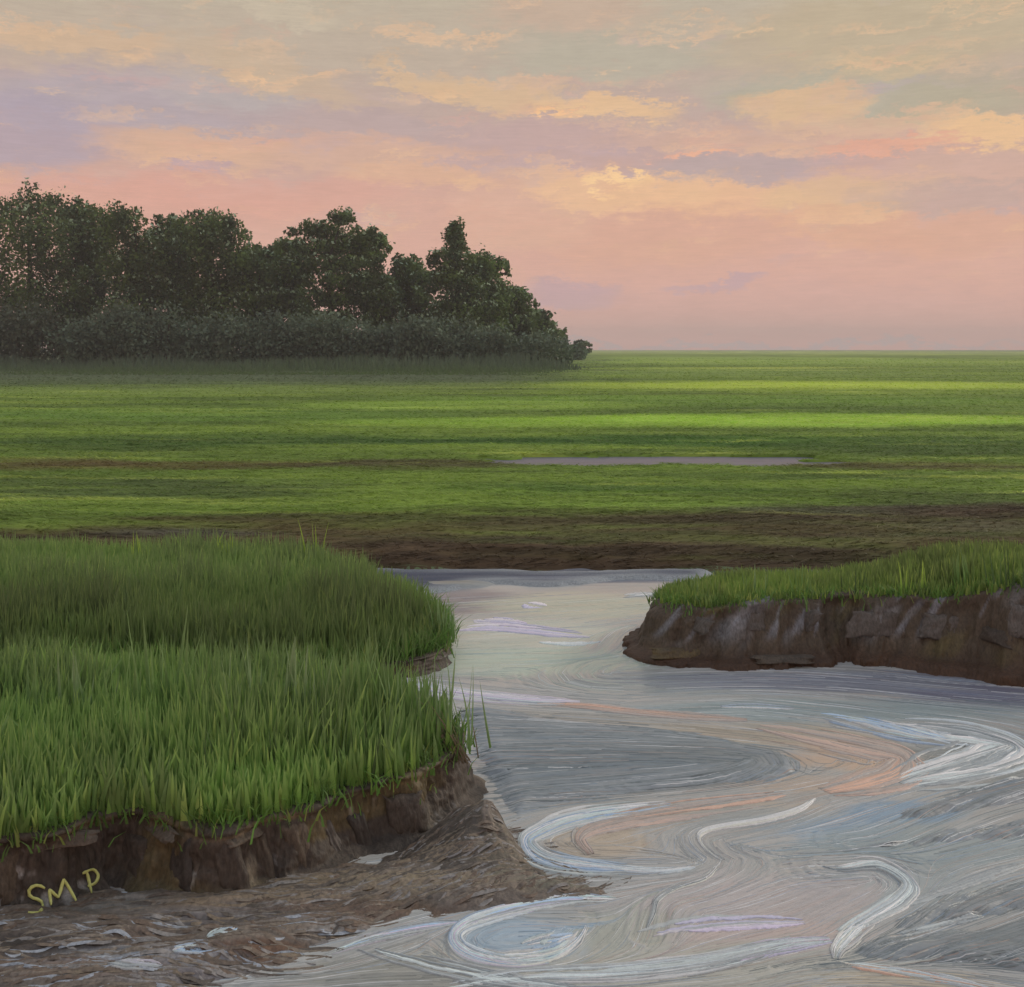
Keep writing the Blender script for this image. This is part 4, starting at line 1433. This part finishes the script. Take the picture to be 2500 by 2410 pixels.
glint_silt([(1640, 1760), (1760, 1722), (1880, 1680), (1960, 1655)], 12, 'grey', 8, 'faint grey streaks rising to the right beyond the near hook', 23, 0.006, 6)
glint_silt([(1200, 1800), (1300, 1780), (1420, 1770), (1540, 1765)], 30, ('lilac', 'lilac', 'grey'), 5, 'soft painted pink reflection in the near middle water', 24, 0.003, 14)
glint_silt([(870, 1208), (930, 1203), (1010, 1208), (1070, 1214), (1130, 1218)], 16, 'lilac', 8, 'long lilac painted highlight patch on the narrow far reach', 25, 0.006, 9, frag=0.3)
glint_silt([(905, 1188), (960, 1192), (1010, 1196)], 12, 'lilac', 6, 'short lilac white painted highlight dash near the middle left grass edge', 32, 0.006, 8, frag=0.3)
glint_silt([(1030, 1228), (1090, 1232), (1150, 1230)], 8, ('white', 'grey'), 6, 'pale grey painted highlight dash below the long lilac patch', 33, 0.006, 6)
glint_silt([(1010, 1154), (1045, 1160)], 12, 'lilac', 3, 'small lilac painted highlight patch near the head of the reach', 26, 0.006, 9)
glint_silt([(1180, 1145), (1230, 1138), (1290, 1136)], 8, ('grey', 'white'), 6, 'pale painted highlight wisp at the left foot of the right bank', 27, 0.005, 6)
glint_silt([(330, 1842), (370, 1838), (408, 1836)], 10, 'blue', 5, 'small pool of painted pale blue sky reflection on the brown shore', 28, 0.004, 8, surf=surf_of(shore_ob), frag=0.1)
glint_silt([(395, 1812), (425, 1806), (455, 1800)], 12, 'blue', 5, 'smaller blue white painted highlight fleck above the shore pool', 29, 0.004, 7, surf=surf_of(shore_ob), frag=0.1)
glint_silt([(180, 1865), (250, 1868), (310, 1866)], 12, ('lilac', 'grey'), 7, 'grey lilac painted highlight smear at the bottom left shore', 30, 0.004, 7, surf=surf_of(shore_ob))
glint_silt([(960, 1600), (1010, 1622), (1060, 1650), (1120, 1675)], 12, 'brown', 8, 'brown silt strands sliding off the tip of the left bank', 31, 0.006, 5,
     cat='silt', surf=surf_of(shore_ob), group='silt strands')


# ------------------------------------------------------------------ single clumps of grass with broad blades
def blade_mesh(name, h, w, bend, c0, c1):
    seg = 6
    V, C_ = [], []
    for i in range(seg + 1):
        t = i / seg
        ww = w / 2 * max(0.03, min(1, 1.25 * (1 - t) ** 0.8))
        V += [(-ww, bend * h * t * t, h * t), (0, bend * h * t * t + ww * 0.5, h * t), (ww, bend * h * t * t, h * t)]
        C_ += [c0 * (1 - t) + c1 * t] * 3
    F = []
    for i in range(seg):
        for k in range(2):
            F.append((i * 3 + k, i * 3 + k + 1, i * 3 + k + 4, i * 3 + k + 3))
    o = mesh_obj(name, V, np.array(F), M_GRASS, np.array(C_))
    me = o.data
    bpy.data.objects.remove(o)
    return me


BL = {}
for key, (a, b) in {'green': (A(90, 122, 58), A(118, 138, 88)), 'dark': (A(64, 84, 44), A(80, 98, 58)),
                    'pale': (A(96, 122, 66), A(132, 148, 108)), 'dry': (A(96, 80, 60), A(160, 142, 112)),
                    'lime': (A(100, 134, 56), A(160, 176, 76))}.items():
    BL[key] = [blade_mesh('blade', 1.0, 1.0 * w_, bd, a, b) for w_, bd in ((0.05, 0.04), (0.065, 0.12), (0.055, 0.22))]


def clump(px, py, z, h, nb, key, label, group, spread=0.05, leandir=None, wk=1.0):
    x, y = P(px, py, z)
    root = empty('grass_clump', (x, y, z - 0.02))
    tag(root, label, 'grass clump', group)
    for k in range(nb):
        o = bpy.data.objects.new('blade', random.choice(BL[key]))
        COL.objects.link(o)
        o.parent = root
        o.location = (random.gauss(0, spread), random.gauss(0, spread * 0.8), 0)
        s = h * random.uniform(0.65, 1.1)
        o.scale = (s * wk * random.uniform(0.7, 1.2), s, s)
        rz = random.uniform(0, 6.28) if leandir is None else leandir + random.gauss(0, 0.25)
        o.rotation_euler = (random.uniform(-0.05, 0.25) if leandir is None else random.uniform(-0.9, -0.45), random.gauss(0, 0.08), rz)
    return root


GR1 = 'pointed clumps in the near left grass'
for px, py, h, key, lab in [
    (60, 1440, 0.46, 'green', 'green clump at the left edge of the near grass'),
    (150, 1430, 0.44, 'pale', 'paler clump second from the left edge of the near grass'),
    (250, 1430, 0.50, 'green', 'upright clump near the left of the near grass'),
    (330, 1420, 0.60, 'green', 'tallest broad clump rising highest in the near left grass'),
    (480, 1440, 0.50, 'pale', 'pointed pale clump right of the tallest one'),
    (560, 1440, 0.50, 'pale', 'pair of pointed pale clumps, the left one'),
    (600, 1442, 0.48, 'pale', 'pair of pointed pale clumps, the right one'),
    (660, 1430, 0.48, 'green', 'green clump in the right half of the near grass'),
    (720, 1430, 0.46, 'green', 'green clump before the lilac highlight line'),
    (780, 1430, 0.42, 'pale', 'thin pale clump third from the bank tip'),
    (830, 1425, 0.40, 'pale', 'thin pale clump second from the bank tip'),
    (885, 1425, 0.36, 'pale', 'thin pale clump standing at the very tip of the left bank'),
    (410, 1520, 0.36, 'dark', 'dark green clump low in the middle of the near grass'),
    (700, 1480, 0.34, 'dark', 'dark green clump low toward the bank tip'),
    (520, 1500, 0.34, 'dark', 'dark clump low between the two other dark ones'),
    (450, 1550, 0.16, 'lime', 'short lime tuft on the lip of the near bank'),
]:
    clump(px, py, ZL, h * (1.25 if key in ('green', 'pale') else 1.0), 11, key, lab, GR1, 0.055)
clump(860, 1225, ZB, 0.42, 12, 'pale', 'pale brushy clump at the right end of the middle left grass', 'clumps on the middle left grass', 0.05)
for px, h, lab in [(270, 0.34, 'lime tipped clump on the back edge of the middle left grass, leftmost'),
                   (430, 0.34, 'lime tipped clump on the back edge of the middle left grass, second'),
                   (610, 0.42, 'lime tipped clump on the back edge of the middle left grass, rightmost')]:
    clump(px, 1105, ZB, h + 0.22, 8, 'lime', lab, 'clumps on the middle left grass', 0.06)
for i, (px, h, key) in enumerate([(1345, 0.20, 'pale'), (1440, 0.26, 'pale'), (1540, 0.28, 'green'), (1640, 0.30, 'dark'),
                                  (1740, 0.30, 'lime'), (1840, 0.30, 'green'), (1930, 0.30, 'dark')]):
    lab = ['leftmost small pale', 'pointed pale second', 'green third', 'dark fourth', 'lime coloured fifth', 'green sixth', 'dark rightmost'][i]
    clump(px, 1136 if px < 1800 else 1112, ztop_R(np.array([PD(px, 9.4)[0]]))[0], h, 9, key, lab + ' clump in the row of grass on the right bank',
          'clumps along the right bank grass', 0.07)
clump(880, 1450, 0.28, 0.42, 26, 'dry', 'dry brown tuft hanging down over the tip of the left bank', 'dry tufts', 0.045, leandir=0.9, wk=0.5)


# ------------------------------------------------------------------ painted initials on the left bank
def letter(strokes, root):
    Vs, Fs, cnt = [], [], 0
    for st in strokes:
        pts = smooth_curve(np.array(st, float), 14)if len(st) > 2 else np.linspace(st[0], st[1], 6)
        P3 = []
        for a, b in pts:
            hit, nrm, d = cast(a, b, [bvhF, _bv[shore_ob.name]])
            if hit is None:
                continue
            P3.append(hit - d * 0.008)
        r = 0.009
        for i, p in enumerate(P3):
            for q in range(6):
                an = q / 6 * 2 * math.pi
                t = (P3[min(i + 1, len(P3) - 1)] - P3[max(i - 1, 0)]).normalized()
                u = t.cross(Vector((0, 1, 0.2))).normalized(); w_ = t.cross(u).normalized()
                rr = r * random.uniform(0.85, 1.1) * (0.6 if i in (0, len(P3) - 1) else 1)
                Vs.append(p + u * math.cos(an) * rr + w_ * math.sin(an) * rr * 0.6)
        for i in range(len(P3) - 1):
            for q in range(6):
                Fs.append((cnt + i * 6 + q, cnt + i * 6 + (q + 1) % 6, cnt + (i + 1) * 6 + (q + 1) % 6, cnt + (i + 1) * 6 + q))
        cnt += len(P3) * 6
    V = np.array([tuple(v - root.location) for v in Vs])
    mesh_obj('letter', V, np.array(Fs), M_PAINT, np.tile(A(192, 188, 112), (len(V), 1)), root)


h0, _, _ = cast(120, 1700, [bvhF])
ini = empty('painted_initials', h0 if h0 else (-2, 5, 0.1))
tag(ini, 'small pale yellow letters SMP slanting up across the dark left mud bank', 'lettering')
letter([[(86, 1700), (72, 1694), (56, 1702), (58, 1716), (78, 1724), (82, 1738), (70, 1748), (54, 1746)]], ini)
letter([[(98, 1732), (94, 1702)], [(94, 1702), (112, 1718)], [(112, 1718), (122, 1682)], [(122, 1682), (146, 1724)]], ini)
letter([[(176, 1710), (166, 1668)], [(158, 1672), (178, 1664), (188, 1676), (182, 1690), (168, 1696)]], ini)


# ------------------------------------------------------------------ evening haze over the marsh
hz = [(sx * 3400.0, y_, z_) for sx in (-1, 1) for y_ in (-400.0, 2600.0) for z_ in (-2.0, 48.0)]
hf = np.array([(0, 1, 3, 2), (4, 6, 7, 5), (0, 4, 5, 1), (2, 3, 7, 6), (0, 2, 6, 4), (1, 5, 7, 3)])
mh_ = bpy.data.materials.new('haze_air')
mh_.use_nodes = True
mh_.node_tree.nodes.clear()
ho = mh_.node_tree.nodes.new('ShaderNodeOutputMaterial')
hv = mh_.node_tree.nodes.new('ShaderNodeVolumePrincipled')
hv.inputs['Color'].default_value = (0.98, 0.96, 0.95, 1)
hv.inputs['Density'].default_value = 0.00048
mh_.node_tree.links.new(hv.outputs[0], ho.inputs['Volume'])
tag(mesh_obj('haze', hz, hf, mh_, smooth=False), kind='stuff')
